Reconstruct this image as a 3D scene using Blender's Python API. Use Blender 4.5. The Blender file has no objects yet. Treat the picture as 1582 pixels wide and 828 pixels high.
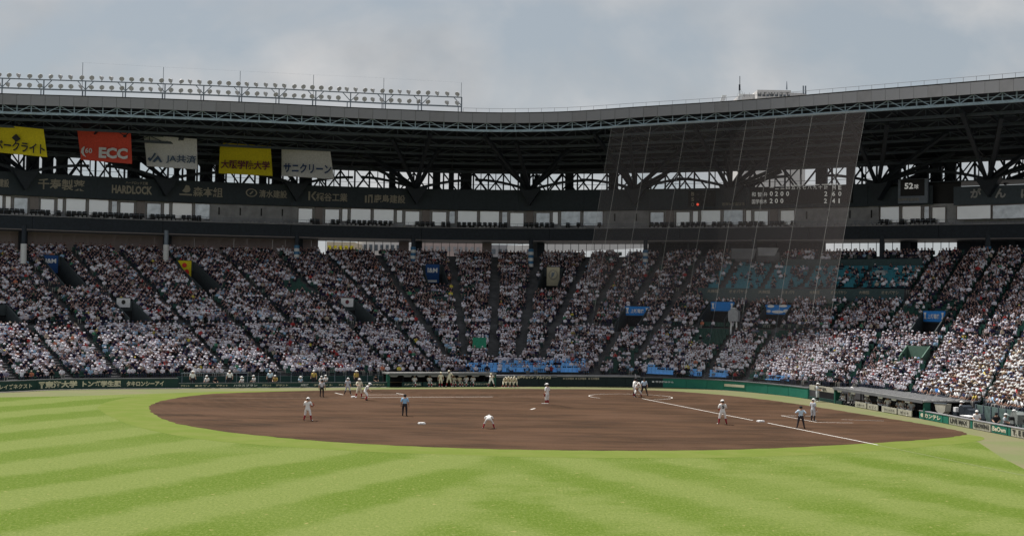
import bpy, bmesh, math, random
import numpy as np
from mathutils import Vector, Matrix
random.seed(7); rng = np.random.default_rng(7)
sc = bpy.context.scene
COL = sc.collection

# ------------------------------------------------------------------ camera
W, H, FPX = 1582, 828, 2000.0
HC, PITCH, ROLL = 8.61, 0.0306, 0.0163
fw = Vector((0, math.cos(PITCH), math.sin(PITCH)))
r0 = Vector((1, 0, 0)); u0 = r0.cross(fw)
rr = math.cos(ROLL)*r0 + math.sin(ROLL)*u0
uu = -math.sin(ROLL)*r0 + math.cos(ROLL)*u0
cam_d = bpy.data.cameras.new('camera'); cam = bpy.data.objects.new('camera', cam_d); COL.objects.link(cam)
cam_d.sensor_width = 36; cam_d.lens = FPX/W*36; cam_d.clip_start = .5; cam_d.clip_end = 9000
M = Matrix.Identity(4)
for i in range(3):
    M[i][0] = rr[i]; M[i][1] = uu[i]; M[i][2] = -fw[i]
M[2][3] = HC
cam.matrix_world = M
sc.camera = cam

# ------------------------------------------------------------------ light
SUN = Vector((-.38, .34, 1)).normalized()
sun_el = math.asin(SUN.z); sun_az = math.atan2(SUN.x, SUN.y)
sd = bpy.data.lights.new('sun', 'SUN'); sd.energy = 5.0; sd.angle = math.radians(1.2); sd.color = (1, .955, .90)
so = bpy.data.objects.new('sun', sd); COL.objects.link(so)
so.rotation_euler = SUN.to_track_quat('Z', 'Y').to_euler(); so.location = (0, 60, 90)
wd = bpy.data.worlds.new('World'); sc.world = wd; wd.use_nodes = True
nt = wd.node_tree; N = nt.nodes; L = nt.links; N.clear()
def nd(t, **k):
    n = N.new(t)
    for a, b in k.items(): setattr(n, a, b)
    return n
sky = nd('ShaderNodeTexSky', sky_type='NISHITA', sun_disc=False, sun_elevation=sun_el, sun_rotation=sun_az)
sky.dust_density = 2.0
tc = nd('ShaderNodeTexCoord')
sep = nd('ShaderNodeSeparateXYZ'); L.new(tc.outputs['Generated'], sep.inputs[0])
# clouds lie on a flat layer: direction divided by its height
zc = nd('ShaderNodeMath', operation='MAXIMUM'); zc.inputs[1].default_value = 0.0; L.new(sep.outputs[2], zc.inputs[0])
za = nd('ShaderNodeMath', operation='ADD'); za.inputs[1].default_value = .75; L.new(zc.outputs[0], za.inputs[0])
dv = nd('ShaderNodeVectorMath', operation='DIVIDE'); L.new(tc.outputs['Generated'], dv.inputs[0])
cb = nd('ShaderNodeCombineXYZ'); [L.new(za.outputs[0], cb.inputs[i]) for i in range(3)]
L.new(cb.outputs[0], dv.inputs[1])
mp = nd('ShaderNodeMapping'); mp.inputs['Location'].default_value = (3.35, 1.2, .4); L.new(dv.outputs[0], mp.inputs[0])
n1 = nd('ShaderNodeTexNoise'); n1.inputs['Scale'].default_value = 5.2; n1.inputs['Detail'].default_value = 7; n1.inputs['Roughness'].default_value = .52; n1.inputs['Distortion'].default_value = .25
L.new(mp.outputs[0], n1.inputs['Vector'])
r1 = nd('ShaderNodeValToRGB'); r1.color_ramp.elements[0].position = .38; r1.color_ramp.elements[0].color = (0, 0, 0, 1)
r1.color_ramp.elements[1].position = .62; r1.color_ramp.elements[1].color = (1, 1, 1, 1); L.new(n1.outputs['Fac'], r1.inputs[0])
n2 = nd('ShaderNodeTexNoise'); n2.inputs['Scale'].default_value = 11.0; n2.inputs['Detail'].default_value = 5; L.new(mp.outputs[0], n2.inputs['Vector'])
ccol = nd('ShaderNodeValToRGB'); ccol.color_ramp.elements[0].position = .3; ccol.color_ramp.elements[0].color = (3.75, 3.85, 3.98, 1)
ccol.color_ramp.elements[1].position = .75; ccol.color_ramp.elements[1].color = (5.9, 5.82, 5.78, 1); L.new(n2.outputs['Fac'], ccol.inputs[0])
skyd = nd('ShaderNodeMixRGB'); skyd.inputs[0].default_value = .8; skyd.inputs[2].default_value = (3.35, 3.7, 3.95, 1); L.new(sky.outputs[0], skyd.inputs[1])
mixc = nd('ShaderNodeMixRGB'); L.new(r1.outputs[0], mixc.inputs[0]); L.new(skyd.outputs[0], mixc.inputs[1]); L.new(ccol.outputs[0], mixc.inputs[2])
bg = nd('ShaderNodeBackground'); bg.inputs['Strength'].default_value = .105; L.new(mixc.outputs[0], bg.inputs[0])
wo = nd('ShaderNodeOutputWorld'); L.new(bg.outputs[0], wo.inputs[0])
sc.view_settings.view_transform = 'Standard'; sc.view_settings.look = 'None'
sc.view_settings.gamma = 1; sc.view_settings.exposure = .15
sc.cycles.max_bounces = 5; sc.cycles.diffuse_bounces = 3; sc.cycles.transparent_max_bounces = 12
sc.cycles.use_denoising = True

# ------------------------------------------------------------------ projection helpers (survey of the place)
FW, RR, UU = np.array(fw), np.array(rr), np.array(uu); CAM = np.array([0, 0, HC])
def ray(x, y): return FW*FPX + RR*(x-W/2) + UU*(H/2-y)
def P(x, y, d):                       # point seen in that direction at world depth d
    r = ray(x, y); return CAM + r*(d/r[1])
def G(x, y, z=0.0):                   # point seen in that direction at height z
    r = ray(x, y); return CAM + r*((z-HC)/r[2])
def proj(p):
    d = np.asarray(p, float) - CAM; z = d@FW
    return W/2 + FPX*(d@RR)/z, H/2 - FPX*(d@UU)/z
def V(*a): return np.array(a, float)
def norm(v): v = np.asarray(v, float); return v/max(1e-9, np.linalg.norm(v))
class Crv:                            # smooth curve through (parameter, point)
    def __init__(s, ks, pts):
        s.k = np.array(ks, float); s.p = np.array(pts, float)
        g = np.diff(s.p, axis=0)/np.diff(s.k)[:, None]
        m = np.zeros_like(s.p); m[0] = g[0]; m[-1] = g[-1]
        h = np.diff(s.k)[:, None]
        m[1:-1] = (g[:-1]*h[1:] + g[1:]*h[:-1])/(h[1:]+h[:-1]); s.m = m
    def __call__(s, t):
        t = float(min(max(t, s.k[0]), s.k[-1])); i = int(min(np.searchsorted(s.k, t, 'right')-1, len(s.k)-2))
        h = s.k[i+1]-s.k[i]; u = (t-s.k[i])/h
        return ((2*u**3-3*u**2+1)*s.p[i] + (u**3-2*u**2+u)*h*s.m[i] + (-2*u**3+3*u**2)*s.p[i+1] + (u**3-u**2)*h*s.m[i+1])

# ------------------------------------------------------------------ materials
def mat(name, col, rough=.7, metal=0., var=.12, scale=3., spec=.3, alpha=None, bump=0., attr=None, emit=None):
    m = bpy.data.materials.new(name); m.use_nodes = True; t = m.node_tree; b = t.nodes['Principled BSDF']
    b.inputs['Roughness'].default_value = rough; b.inputs['Metallic'].default_value = metal
    b.inputs['Specular IOR Level'].default_value = spec
    c = (*col, 1)
    if attr:
        a = t.nodes.new('ShaderNodeAttribute'); a.attribute_name = attr; t.links.new(a.outputs['Color'], b.inputs['Base Color'])
    elif var:
        g = t.nodes.new('ShaderNodeTexCoord'); n = t.nodes.new('ShaderNodeTexNoise'); n.inputs['Scale'].default_value = scale; n.inputs['Detail'].default_value = 6
        t.links.new(g.outputs['Object'], n.inputs['Vector'])
        r = t.nodes.new('ShaderNodeValToRGB'); r.color_ramp.elements[0].position = .3; r.color_ramp.elements[1].position = .7
        r.color_ramp.elements[0].color = tuple(v*(1-var) for v in col)+(1,); r.color_ramp.elements[1].color = tuple(min(1, v*(1+var)) for v in col)+(1,)
        t.links.new(n.outputs['Fac'], r.inputs[0]); t.links.new(r.outputs[0], b.inputs['Base Color'])
        if bump:
            bp = t.nodes.new('ShaderNodeBump'); bp.inputs['Strength'].default_value = bump; t.links.new(n.outputs['Fac'], bp.inputs['Height']); t.links.new(bp.outputs[0], b.inputs['Normal'])
    else: b.inputs['Base Color'].default_value = c
    if alpha is not None: b.inputs['Alpha'].default_value = alpha
    if emit: b.inputs['Emission Color'].default_value = (*emit[0], 1); b.inputs['Emission Strength'].default_value = emit[1]
    return m
concrete = mat('concrete', (.10, .10, .105), .9, var=.25, scale=1.2, bump=.2)
conc_light = mat('light_concrete', (.30, .30, .315), .9, var=.2, scale=1.)
conc_mid = mat('mid_concrete', (.15, .155, .165), .9, var=.2, scale=.8)
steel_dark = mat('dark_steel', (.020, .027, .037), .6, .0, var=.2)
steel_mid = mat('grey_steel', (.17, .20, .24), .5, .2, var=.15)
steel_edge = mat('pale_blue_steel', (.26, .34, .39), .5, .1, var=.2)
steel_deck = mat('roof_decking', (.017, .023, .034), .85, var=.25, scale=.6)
fascia_m = mat('grey_fascia_sheet', (.235, .238, .255), .6, var=.05, scale=.3)
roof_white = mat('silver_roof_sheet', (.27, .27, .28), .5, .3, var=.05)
sign_dark = mat('dark_sign_board', (.030, .042, .052), .6, var=.15)
sign_slate = mat('slate_sign_board', (.07, .09, .11), .6, var=.1)
letter_dull = mat('dull_gold_letters', (.34, .31, .25), .6, var=.08)
letter_cream = mat('cream_letters', (.62, .57, .44), .7, var=.1)
letter_white = mat('white_letters', (.72, .72, .72), .6, var=.05)
led_white = mat('lit_white_letters', (.5, .5, .49), .5, var=0, emit=((.9, .9, .86), .22))
led_red = mat('lit_red_lamp', (.5, .06, .04), .4, var=0, emit=((1, .1, .05), .6))
lamp_off = mat('unlit_lamp', (.03, .03, .03), .4, var=0)
pane_m = mat('pale_blind_behind_glass', (.86, .88, .90), .28, .45, var=.05, scale=.5, spec=.5)
pane_b = mat('mid_grey_pane', (.62, .66, .70), .2, .35, var=.25, scale=1.2, spec=.5); pane_c = mat('bright_pane', (.92, .92, .92), .3, .35, var=.05, scale=.5, spec=.5)  # greyer and whiter pane tones, shared out at random among the windows
frame_m = mat('brownish_window_frame', (.24, .21, .205), .6, var=.1)
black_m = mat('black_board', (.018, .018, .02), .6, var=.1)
wall_green = mat('dark_green_pad', (.012, .045, .042), .6, var=.15, scale=1.)
wall_teal = mat('teal_green_wall', (.018, .16, .115), .6, var=.1, scale=1.)
chalk_m = mat('chalk', (.72, .70, .66), .95, var=.12, scale=5)
white_m = mat('white_paint', (.75, .75, .75), .6, var=.05)
def cloth(n, c, **k): return mat(n, c, .85, var=.12, scale=6, **k)
yellow_c = cloth('yellow_cloth', (.62, .52, .02)); red_c = cloth('red_cloth', (.64, .085, .055)); whitec = cloth('white_cloth', (.62, .62, .64))
navy_c = cloth('navy_cloth', (.02, .07, .22)); blue_c = cloth('blue_cloth', (.03, .22, .62)); beige_c = cloth('beige_cloth', (.55, .50, .36))
ink_navy = mat('navy_ink', (.03, .06, .16), .8, var=0); ink_brown = mat('brown_ink', (.12, .03, .04), .8, var=0); ink_dark = mat('dark_ink', (.03, .03, .03), .8, var=0)
ink_blue = mat('slate_ink', (.06, .10, .17), .8, var=0); ink_red = mat('red_ink', (.6, .04, .03), .8, var=0)
seat_green = mat('green_seat', (.016, .06, .048), .5, var=.15); seat_teal = mat('teal_seat', (.035, .21, .27), .5, var=.12); seat_blue = mat('sky_blue_seat', (.18, .48, .90), .5, var=.1)

# ------------------------------------------------------------------ mesh builder
def wloc(o):
    v = Vector((0, 0, 0))
    while o: v += o.location; o = o.parent
    return v
class MB:
    def __init__(s): s.v = []; s.f = []; s.mi = []
    def add(s, vs, fs, m=0):
        b = len(s.v); s.v += [tuple(map(float, p)) for p in vs]; s.f += [tuple(b+i for i in f) for f in fs]; s.mi += [m]*len(fs); return s
    def quad(s, a, b, c, d, m=0): return s.add([a, b, c, d], [(0, 1, 2, 3)], m)
    def box(s, c, sx, sy, sz, ex=(1, 0, 0), m=0, up=(0, 0, 1)):
        ex = norm(ex); ez = norm(up); ey = np.cross(ez, ex); c = np.asarray(c, float)
        vs = [c + ex*sx*.5*i + ey*sy*.5*j + ez*sz*.5*k for i in (-1, 1) for j in (-1, 1) for k in (-1, 1)]
        return s.add(vs, [(0, 1, 3, 2), (4, 6, 7, 5), (0, 4, 5, 1), (2, 3, 7, 6), (0, 2, 6, 4), (1, 5, 7, 3)], m)
    def bar(s, a, b, w, h=None, m=0):
        a = np.asarray(a, float); b = np.asarray(b, float); h = h or w; d = b-a; l = np.linalg.norm(d)
        if l < 1e-6: return s
        x = d/l; t = V(0, 0, 1) if abs(x[2]) < .95 else V(1, 0, 0); y = norm(np.cross(t, x)); z = np.cross(x, y)
        vs = [a+i*x*l + y*w*.5*j + z*h*.5*k for i in (0, 1) for j in (-1, 1) for k in (-1, 1)]
        return s.add(vs, [(0, 1, 3, 2), (4, 6, 7, 5), (0, 4, 5, 1), (2, 3, 7, 6), (0, 2, 6, 4), (1, 5, 7, 3)], m)
    def tube(s, a, b, r1, r2=None, n=8, m=0, caps=True):
        a = np.asarray(a, float); b = np.asarray(b, float); r2 = r1 if r2 is None else r2; x = norm(b-a)
        t = V(0, 0, 1) if abs(x[2]) < .95 else V(1, 0, 0); y = norm(np.cross(t, x)); z = np.cross(x, y)
        vs = []
        for q, r in ((a, r1), (b, r2)):
            for i in range(n):
                an = 2*math.pi*i/n; vs.append(q + y*r*math.cos(an) + z*r*math.sin(an))
        fs = [(i, (i+1) % n, n+(i+1) % n, n+i) for i in range(n)]
        if caps: fs += [tuple(range(n-1, -1, -1)), tuple(range(n, 2*n))]
        return s.add(vs, fs, m)
    def prism(s, pts, off, m=0):       # planar outline given thickness vector
        n = len(pts); pts = [np.asarray(p, float) for p in pts]; off = np.asarray(off, float)
        return s.add(pts+[p+off for p in pts], [tuple(range(n))[::-1], tuple(range(n, 2*n))] + [(i, (i+1) % n, n+(i+1) % n, n+i) for i in range(n)], m)
    def build(s, name, mats, parent=None, smooth=False):
        v = np.array(s.v, float).reshape(-1, 3); lo, hi = v.min(0), v.max(0); o0 = V((lo[0]+hi[0])/2, (lo[1]+hi[1])/2, lo[2])
        me = bpy.data.meshes.new(name); me.from_pydata((v-o0).tolist(), [], s.f)
        for mm in (mats if isinstance(mats, (list, tuple)) else [mats]): me.materials.append(mm)
        me.polygons.foreach_set('material_index', s.mi)
        if smooth: me.polygons.foreach_set('use_smooth', [True]*len(s.f))
        me.update(); o = bpy.data.objects.new(name, me); COL.objects.link(o)
        if parent: o.parent = parent; o.location = Vector(o0) - wloc(parent)
        else: o.location = Vector(o0)
        return o
def tag(o, label=None, cat=None, group=None, kind=None):
    if label: o['label'] = label
    if cat: o['category'] = cat
    if group: o['group'] = group
    if kind: o['kind'] = kind
    return o
def thing(name, label, cat, loc, group=None):
    o = bpy.data.objects.new(name, None); COL.objects.link(o); o.location = Vector([float(q) for q in loc]); o.empty_display_size = .3
    return tag(o, label, cat, group)
def dup(o, loc, parent=None, rot=None):
    c = o.copy(); COL.objects.link(c); c.parent = parent; c.location = Vector([float(q) for q in loc])
    if rot is not None: c.rotation_euler = rot
    for ch in list(o.children):
        k = ch.copy(); COL.objects.link(k); k.parent = c
        for g in list(ch.children):
            q = g.copy(); COL.objects.link(q); q.parent = k
    return c
_tc = {}
def text(body, center, width, height, ex, parent, m, name='lettering', up=(0, 0, 1), thick=.02, label=None, bold=.012):
    key = (body, bold)
    if key not in _tc:
        c = bpy.data.curves.new('t', 'FONT'); c.body = body; c.resolution_u = 2; c.offset = bold
        o = bpy.data.objects.new('t', c); COL.objects.link(o); bpy.context.view_layer.update()
        dg = bpy.context.evaluated_depsgraph_get(); me = bpy.data.meshes.new_from_object(o.evaluated_get(dg))
        co = np.zeros(len(me.vertices)*3); me.vertices.foreach_get('co', co); co = co.reshape(-1, 3)
        _tc[key] = (co, [tuple(p.vertices) for p in me.polygons]); bpy.data.objects.remove(o); bpy.data.curves.remove(c); bpy.data.meshes.remove(me)
    co, fs = _tc[key]; lo, hi = co.min(0), co.max(0); s = hi-lo
    ex = norm(ex); uz = norm(up); nrm = np.cross(ex, uz)
    q = (co-(lo+hi)/2)/np.where(s > 1e-6, s, 1)
    pts = np.asarray(center)[None] + q[:, :1]*width*ex + q[:, 1:2]*height*uz + nrm*thick
    mb = MB(); mb.v = [tuple(p) for p in pts]; mb.f = list(fs); mb.mi = [0]*len(fs)
    o = mb.build(name, m, parent)
    if label: o['label'] = label
    return o
def text_bend(body, fn, px0, px1, up, h, parent, m, off=-.03, bold=.02, name='lettering'):
    # lettering laid along a curved face: fn(px) gives base point, tangent, outward normal
    text(body, V(0, 0, 0), 1, 1, (1, 0, 0), None, m, bold=bold) if (body, bold) not in _tc else None
    for o_ in [o for o in COL.objects if o.name.startswith('lettering') and o.parent is None]: bpy.data.objects.remove(o_)
    co, fs = _tc[(body, bold)]; lo, hi = co.min(0), co.max(0); q = (co-lo)/np.where(hi-lo > 1e-6, hi-lo, 1)
    tab = []; K = 12
    for k in range(K+1):
        p, e, n_ = fn(px0+(px1-px0)*k/K); tab.append((*(p+n_*off), 0))
    tab = np.array(tab); kk = q[:, 0]*K; X_ = np.interp(kk, range(K+1), tab[:, 0]); Y_ = np.interp(kk, range(K+1), tab[:, 1]); Z_ = np.interp(kk, range(K+1), tab[:, 2])+up+(q[:, 1]-.5)*h
    mb = MB(); mb.v = list(zip(X_.tolist(), Y_.tolist(), Z_.tolist())); mb.f = list(fs); mb.mi = [0]*len(fs); return mb.build(name, m, parent)

# ================================================================== GROUND
def sheet(name, pts, z, m, grid=None):
    mb = MB(); n = len(pts); mb.add([(p[0], p[1], z) for p in pts], [tuple(range(n))])
    me_o = mb.build(name, m); tag(me_o, kind='structure'); return me_o
def nodes_mat(name):
    m = bpy.data.materials.new(name); m.use_nodes = True; t = m.node_tree; b = t.nodes['Principled BSDF']; b.inputs['Roughness'].default_value = .95; b.inputs['Specular IOR Level'].default_value = .12
    return m, t, b
def tn(t, typ, ins=None, **k):
    n = t.nodes.new(typ)
    for a, b in k.items(): setattr(n, a, b)
    for a, b in (ins or {}).items():
        if isinstance(b, bpy.types.NodeSocket): t.links.new(b, n.inputs[a])
        else: n.inputs[a].default_value = b
    return n
def math_(t, op, a, b=0., clamp=False): return tn(t, 'ShaderNodeMath', {0: a, 1: b}, operation=op, use_clamp=clamp).outputs[0]
def mixc_(t, f, a, b): return tn(t, 'ShaderNodeMixRGB', {0: f, 1: a, 2: b}).outputs[0]
def noise_(t, vec, sc_, det=4, rough=.5): return tn(t, 'ShaderNodeTexNoise', {'Vector': vec, 'Scale': sc_, 'Detail': det, 'Roughness': rough}).outputs['Fac']
def ramp_(t, f, a, b): return tn(t, 'ShaderNodeMapRange', {0: f, 1: a, 2: b, 3: 0., 4: 1.}, interpolation_type='SMOOTHSTEP').outputs[0]

# mown outfield turf: two sets of mowing bands that meet in a shallow V
m_grass, t, b = nodes_mat('mown_turf')
geo = tn(t, 'ShaderNodeNewGeometry'); pos = geo.outputs['Position']
wob = noise_(t, pos, .12, 3)
sx = tn(t, 'ShaderNodeSeparateXYZ', {0: pos}); X, Y = sx.outputs[0], sx.outputs[1]
def band(nx, ny, off, per):
    s_ = math_(t, 'ADD', math_(t, 'MULTIPLY', X, nx), math_(t, 'MULTIPLY', Y, ny))
    s_ = math_(t, 'ADD', s_, math_(t, 'MULTIPLY', math_(t, 'SUBTRACT', wob, .5), 1.6))
    s_ = math_(t, 'SUBTRACT', s_, off)
    return math_(t, 'COSINE', math_(t, 'MULTIPLY', s_, 2*math.pi/per))
bl = band(.90, -.44, -47.9, 8.2); br = band(.906, .42, 30.6, 6.7)
side = ramp_(t, math_(t, 'ADD', X, math_(t, 'MULTIPLY', math_(t, 'SUBTRACT', wob, .5), 6.)), -5.0, 1.5)
bd = math_(t, 'ADD', math_(t, 'MULTIPLY', bl, math_(t, 'SUBTRACT', 1., side)), math_(t, 'MULTIPLY', math_(t, 'MULTIPLY', math_(t, 'MULTIPLY', br, .62), ramp_(t, noise_(t, pos, .09, 2), .25, .6)), side))
soft = noise_(t, pos, .55, 5)
bdn = math_(t, 'ADD', bd, math_(t, 'MULTIPLY', math_(t, 'SUBTRACT', soft, .5), 1.5))
f1 = ramp_(t, bdn, -.55, .55)
fade = noise_(t, pos, .06, 2); f1 = math_(t, 'MULTIPLY', f1, ramp_(t, fade, .22, .5))
col = mixc_(t, f1, (.140, .180, .041, 1), (.078, .130, .007, 1))
fine = noise_(t, pos, 5.0, 8, .7); col = mixc_(t, math_(t, 'MULTIPLY', ramp_(t, fine, .35, .75), .30), col, (.22, .24, .09, 1))
dry = noise_(t, tn(t, 'ShaderNodeVectorMath', {0: pos, 1: (1., .45, 1.)}, operation='MULTIPLY').outputs[0], 1.1, 6, .75)
col = mixc_(t, math_(t, 'MULTIPLY', ramp_(t, dry, .60, .76), .45), col, (.24, .235, .11, 1))
grain = noise_(t, tn(t, 'ShaderNodeVectorMath', {0: pos, 1: (1., .35, 1.)}, operation='MULTIPLY').outputs[0], 9., 9, .85); col = mixc_(t, math_(t, 'MULTIPLY', ramp_(t, grain, .50, .64), .6), col, (.24, .28, .075, 1)); col = mixc_(t, math_(t, 'MULTIPLY', ramp_(t, grain, .50, .36), .6), col, (.055, .105, .006, 1))
deep = noise_(t, pos, 14., 3, .6); col = mixc_(t, math_(t, 'MULTIPLY', ramp_(t, deep, .56, .7), .35), col, (.09, .14, .02, 1))
clip = noise_(t, pos, 2.6, 2, .5); col = mixc_(t, math_(t, 'MULTIPLY', ramp_(t, clip, .69, .72), .6), col, (.32, .28, .11, 1))
t.links.new(col, b.inputs['Base Color'])
bp = tn(t, 'ShaderNodeBump', {'Height': fine, 'Strength': .35, 'Distance': .05}); t.links.new(bp.outputs[0], b.inputs['Normal'])

m_fringe, t, b = nodes_mat('fringe_turf'); pos = tn(t, 'ShaderNodeNewGeometry').outputs['Position']
col = mixc_(t, ramp_(t, noise_(t, pos, .5, 5), .35, .7), (.128, .175, .028, 1), (.155, .185, .042, 1))
col = mixc_(t, math_(t, 'MULTIPLY', ramp_(t, noise_(t, pos, 6, 6, .7), .4, .7), .4), col, (.11, .15, .02, 1)); t.links.new(col, b.inputs['Base Color'])

m_track, t, b = nodes_mat('sandy_worn_turf'); pos = tn(t, 'ShaderNodeNewGeometry').outputs['Position']
col = mixc_(t, ramp_(t, noise_(t, pos, .18, 4), .35, .65), (.185, .178, .095, 1), (.155, .18, .075, 1))
col = mixc_(t, math_(t, 'MULTIPLY', ramp_(t, noise_(t, pos, 2.5, 6, .7), .45, .75), .4), col, (.15, .125, .08, 1)); t.links.new(col, b.inputs['Base Color'])

m_dirt, t, b = nodes_mat('black_soil_infield'); pos = tn(t, 'ShaderNodeNewGeometry').outputs['Position']
st = tn(t, 'ShaderNodeVectorMath', {0: pos, 1: (.22, 1., 1.)}, operation='MULTIPLY').outputs[0]
col = mixc_(t, ramp_(t, noise_(t, st, .42, 6, .62), .38, .62), (.043, .023, .012, 1), (.084, .045, .025, 1))
col = mixc_(t, math_(t, 'MULTIPLY', ramp_(t, noise_(t, tn(t, 'ShaderNodeVectorMath', {0: pos, 1: (.4, 1., 1.)}, operation='MULTIPLY').outputs[0], .33, 5, .65), .50, .68), .75), col, (.030, .018, .011, 1))
col = mixc_(t, math_(t, 'MULTIPLY', ramp_(t, noise_(t, pos, .11, 3), .46, .66), .6), col, (.095, .053, .032, 1))
col = mixc_(t, math_(t, 'MULTIPLY', ramp_(t, noise_(t, pos, 9, 5, .7), .4, .7), .25), col, (.11, .07, .045, 1)); rk = tn(t, 'ShaderNodeVectorMath', {0: pos, 1: (12., 128., 0.)}, operation='DISTANCE').outputs['Value']
rk = math_(t, 'SINE', math_(t, 'ADD', math_(t, 'MULTIPLY', rk, 5.2), math_(t, 'MULTIPLY', noise_(t, pos, .4, 3), 9.)))
col = mixc_(t, math_(t, 'MULTIPLY', ramp_(t, rk, .1, 1.), .16), col, (.11, .065, .04, 1))
prints = noise_(t, pos, 3.4, 3, .6); col = mixc_(t, math_(t, 'MULTIPLY', ramp_(t, prints, .63, .68), .5), col, (.035, .022, .015, 1))
t.links.new(col, b.inputs['Base Color'])
bp = tn(t, 'ShaderNodeBump', {'Height': noise_(t, pos, 2.2, 7, .75), 'Strength': .7, 'Distance': .06}); t.links.new(bp.outputs[0], b.inputs['Normal'])

tag(MB().quad((-3000, -3000, -.02), (3000, -3000, -.02), (3000, 3500, -.02), (-3000, 3500, -.02)).build('ground', mat('city_ground', (.16, .15, .14), .95, var=.2, scale=.02)), kind='structure')
# front wall line of the stands (on the field side)
WALL = [(-75, 92), (-57, 112), (-47.3, 120.3), (-43, 125.2), (-31.7, 130.2), (-12.9, 137.3), (-.6, 141.7), (8, 144), (13, 144.9), (18.2, 144.4), (23.4, 141.2), (27.4, 135.5), (30.1, 127.9), (33.5, 109.5), (34.8, 100.8), (36.1, 91.1), (38, 78), (42, 60), (52, 35)]
Wc = Crv(range(len(WALL)), [(x, y, 0) for x, y in WALL]); _w = [Wc(k) for k in np.linspace(1, len(WALL)-1, 300)]
_wx = np.array([proj(p)[0] for p in _w[:200]])
def WP(px, z=0):                       # wall point at an image column
    best = None
    for a, b_ in zip(_w[:-1], _w[1:]):
        xa, xb = proj(a)[0], proj(b_)[0]
        if xa <= px <= xb and a[1] > 70 : u = (px-xa)/max(1e-6, xb-xa); best = a+(b_-a)*u; break
    if best is None: best = _w[0] if px < 0 else _w[-60]
    return V(best[0], best[1], z)
track = [Wc(k)[:2] for k in np.linspace(0, len(WALL)-1, 160)] + [(60, 5), (-85, 5)]
sheet('warning_track', track, 0.0, m_track)
gp = [G(x, y)[:2] for x, y in [(-200, 622), (-100, 618), (0, 613.5), (120, 611.5), (215, 608.5), (300, 606), (400, 605.5)]]
gl = [G(x, y)[:2] for x, y in [(1000, 640), (1460, 671), (1490, 676), (1512, 683), (1545, 705), (1582, 724), (1640, 750), (1760, 810)]]
turf = list(gp) + list(gl) + [(50, 8), (-80, 8)]
sheet('outfield_grass', turf, .004, m_grass)
DIRT = [(229, 630), (236, 638), (252, 647), (280, 655.5), (350, 667), (430, 675.5), (500, 681.5), (600, 687.5), (700, 691.7), (800, 694.3), (900, 695.7), (1000, 696), (1100, 695), (1200, 692), (1300, 687), (1400, 681), (1450, 677), (1478, 673.8), (1494, 669.5),
        (1470, 663), (1430, 655.5), (1390, 649), (1340, 641), (1290, 633), (1245, 626), (1200, 619.5), (1150, 613.5), (1080, 607), (1000, 602.5), (900, 601), (750, 600.6), (600, 601.4), (480, 603.4), (350, 607.2), (300, 611), (260, 617), (237, 623.5)]
dl = [G(x, y) for x, y in DIRT]; dc = Crv(range(len(dl)+1), dl+[dl[0]])
dirt = [dc(k)[:2] for k in np.linspace(0, len(dl), 260)[:-1]]
dirt = [(p[0]+.07*math.sin(i*2.1)+.05*math.sin(i*.83), p[1]+.07*math.cos(i*1.7)) for i, p in enumerate(dirt)]
fr_ = [(150, 630), (170, 643), (215, 660), (300, 677), (420, 688.5), (560, 697), (700, 702.5), (850, 706.5), (1000, 707.5), (1150, 706), (1300, 700), (1420, 691), (1500, 683), (1520, 676), (1480, 668), (1400, 652), (1250, 632), (1100, 612), (900, 604), (600, 603), (400, 603.8), (300, 606.3), (220, 611), (165, 621)]
fl = [G(x, y) for x, y in fr_]; fc = Crv(range(len(fl)+1), fl+[fl[0]])
sheet('grass_fringe', [fc(k)[:2] for k in np.linspace(0, len(fl), 200)[:-1]], .008, m_fringe)
sheet('infield_dirt', dirt, .012, m_dirt)
def line(pa, pb, w=.09, z=.018, name='chalk_line'):
    a, b_ = G(*pa), G(*pb); d = norm(b_-a); s_ = V(-d[1], d[0], 0)*w/2
    mb = MB(); n = 14
    for i in range(n):
        p, q = a+(b_-a)*(i/n), a+(b_-a)*((i+1)/n)
        mb.quad((*(p-s_)[:2], z), (*(q-s_)[:2], z), (*(q+s_)[:2], z), (*(p+s_)[:2], z))
    return tag(mb.build(name, chalk_m), kind='structure')
line((992, 615.6), (1163, 649.3), .12); line((1186, 653.3), (1356, 687.2), .13)
m_faint = mat('faint_chalk', (.20, .23, .10), .95, var=.2, scale=3)
tag(line((1356, 687.4), (1600, 738), .10, .014)); bpy.data.objects['chalk_line.002'].data.materials[0] = m_faint
line((562, 613.9), (762, 613.0), .13); m_faint2 = mat('worn_chalk', (.24, .18, .14), .95, var=.25, scale=2)
o = line((290, 615.6), (545, 614.2), .12); o.data.materials[0] = m_faint2
o = line((770, 613.0), (908, 612.7), .10); o.data.materials[0] = m_faint2
line((556, 610.0), (622, 609.6), .11); line((612, 607.2), (624, 609.4), .11); line((518, 607.0), (530, 609.6), .14)
line((1207, 642.0), (1262, 652.2), .09); line((1207, 642.0), (1258, 642.6), .09); line((1262, 652.2), (1318, 653.2), .09)
line((820, 632.5), (836, 628.2), .18); line((1300, 648.0), (1365, 650.0), .06)
# chalk ring behind home plate
hm = G(974, 612.8); mb = MB(); R_ = 4.1
for i in range(52):
    a0, a1 = math.radians(-62+i*5.4), math.radians(-62+(i+1)*5.4)
    q = [(hm[0]+r*math.cos(a), hm[1]+r*math.sin(a), .018) for a in (a0, a1) for r in (R_-.045, R_+.045)]
    mb.quad(q[0], q[1], q[3], q[2])
tag(mb.build('chalk_ring', chalk_m), kind='structure')
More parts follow.
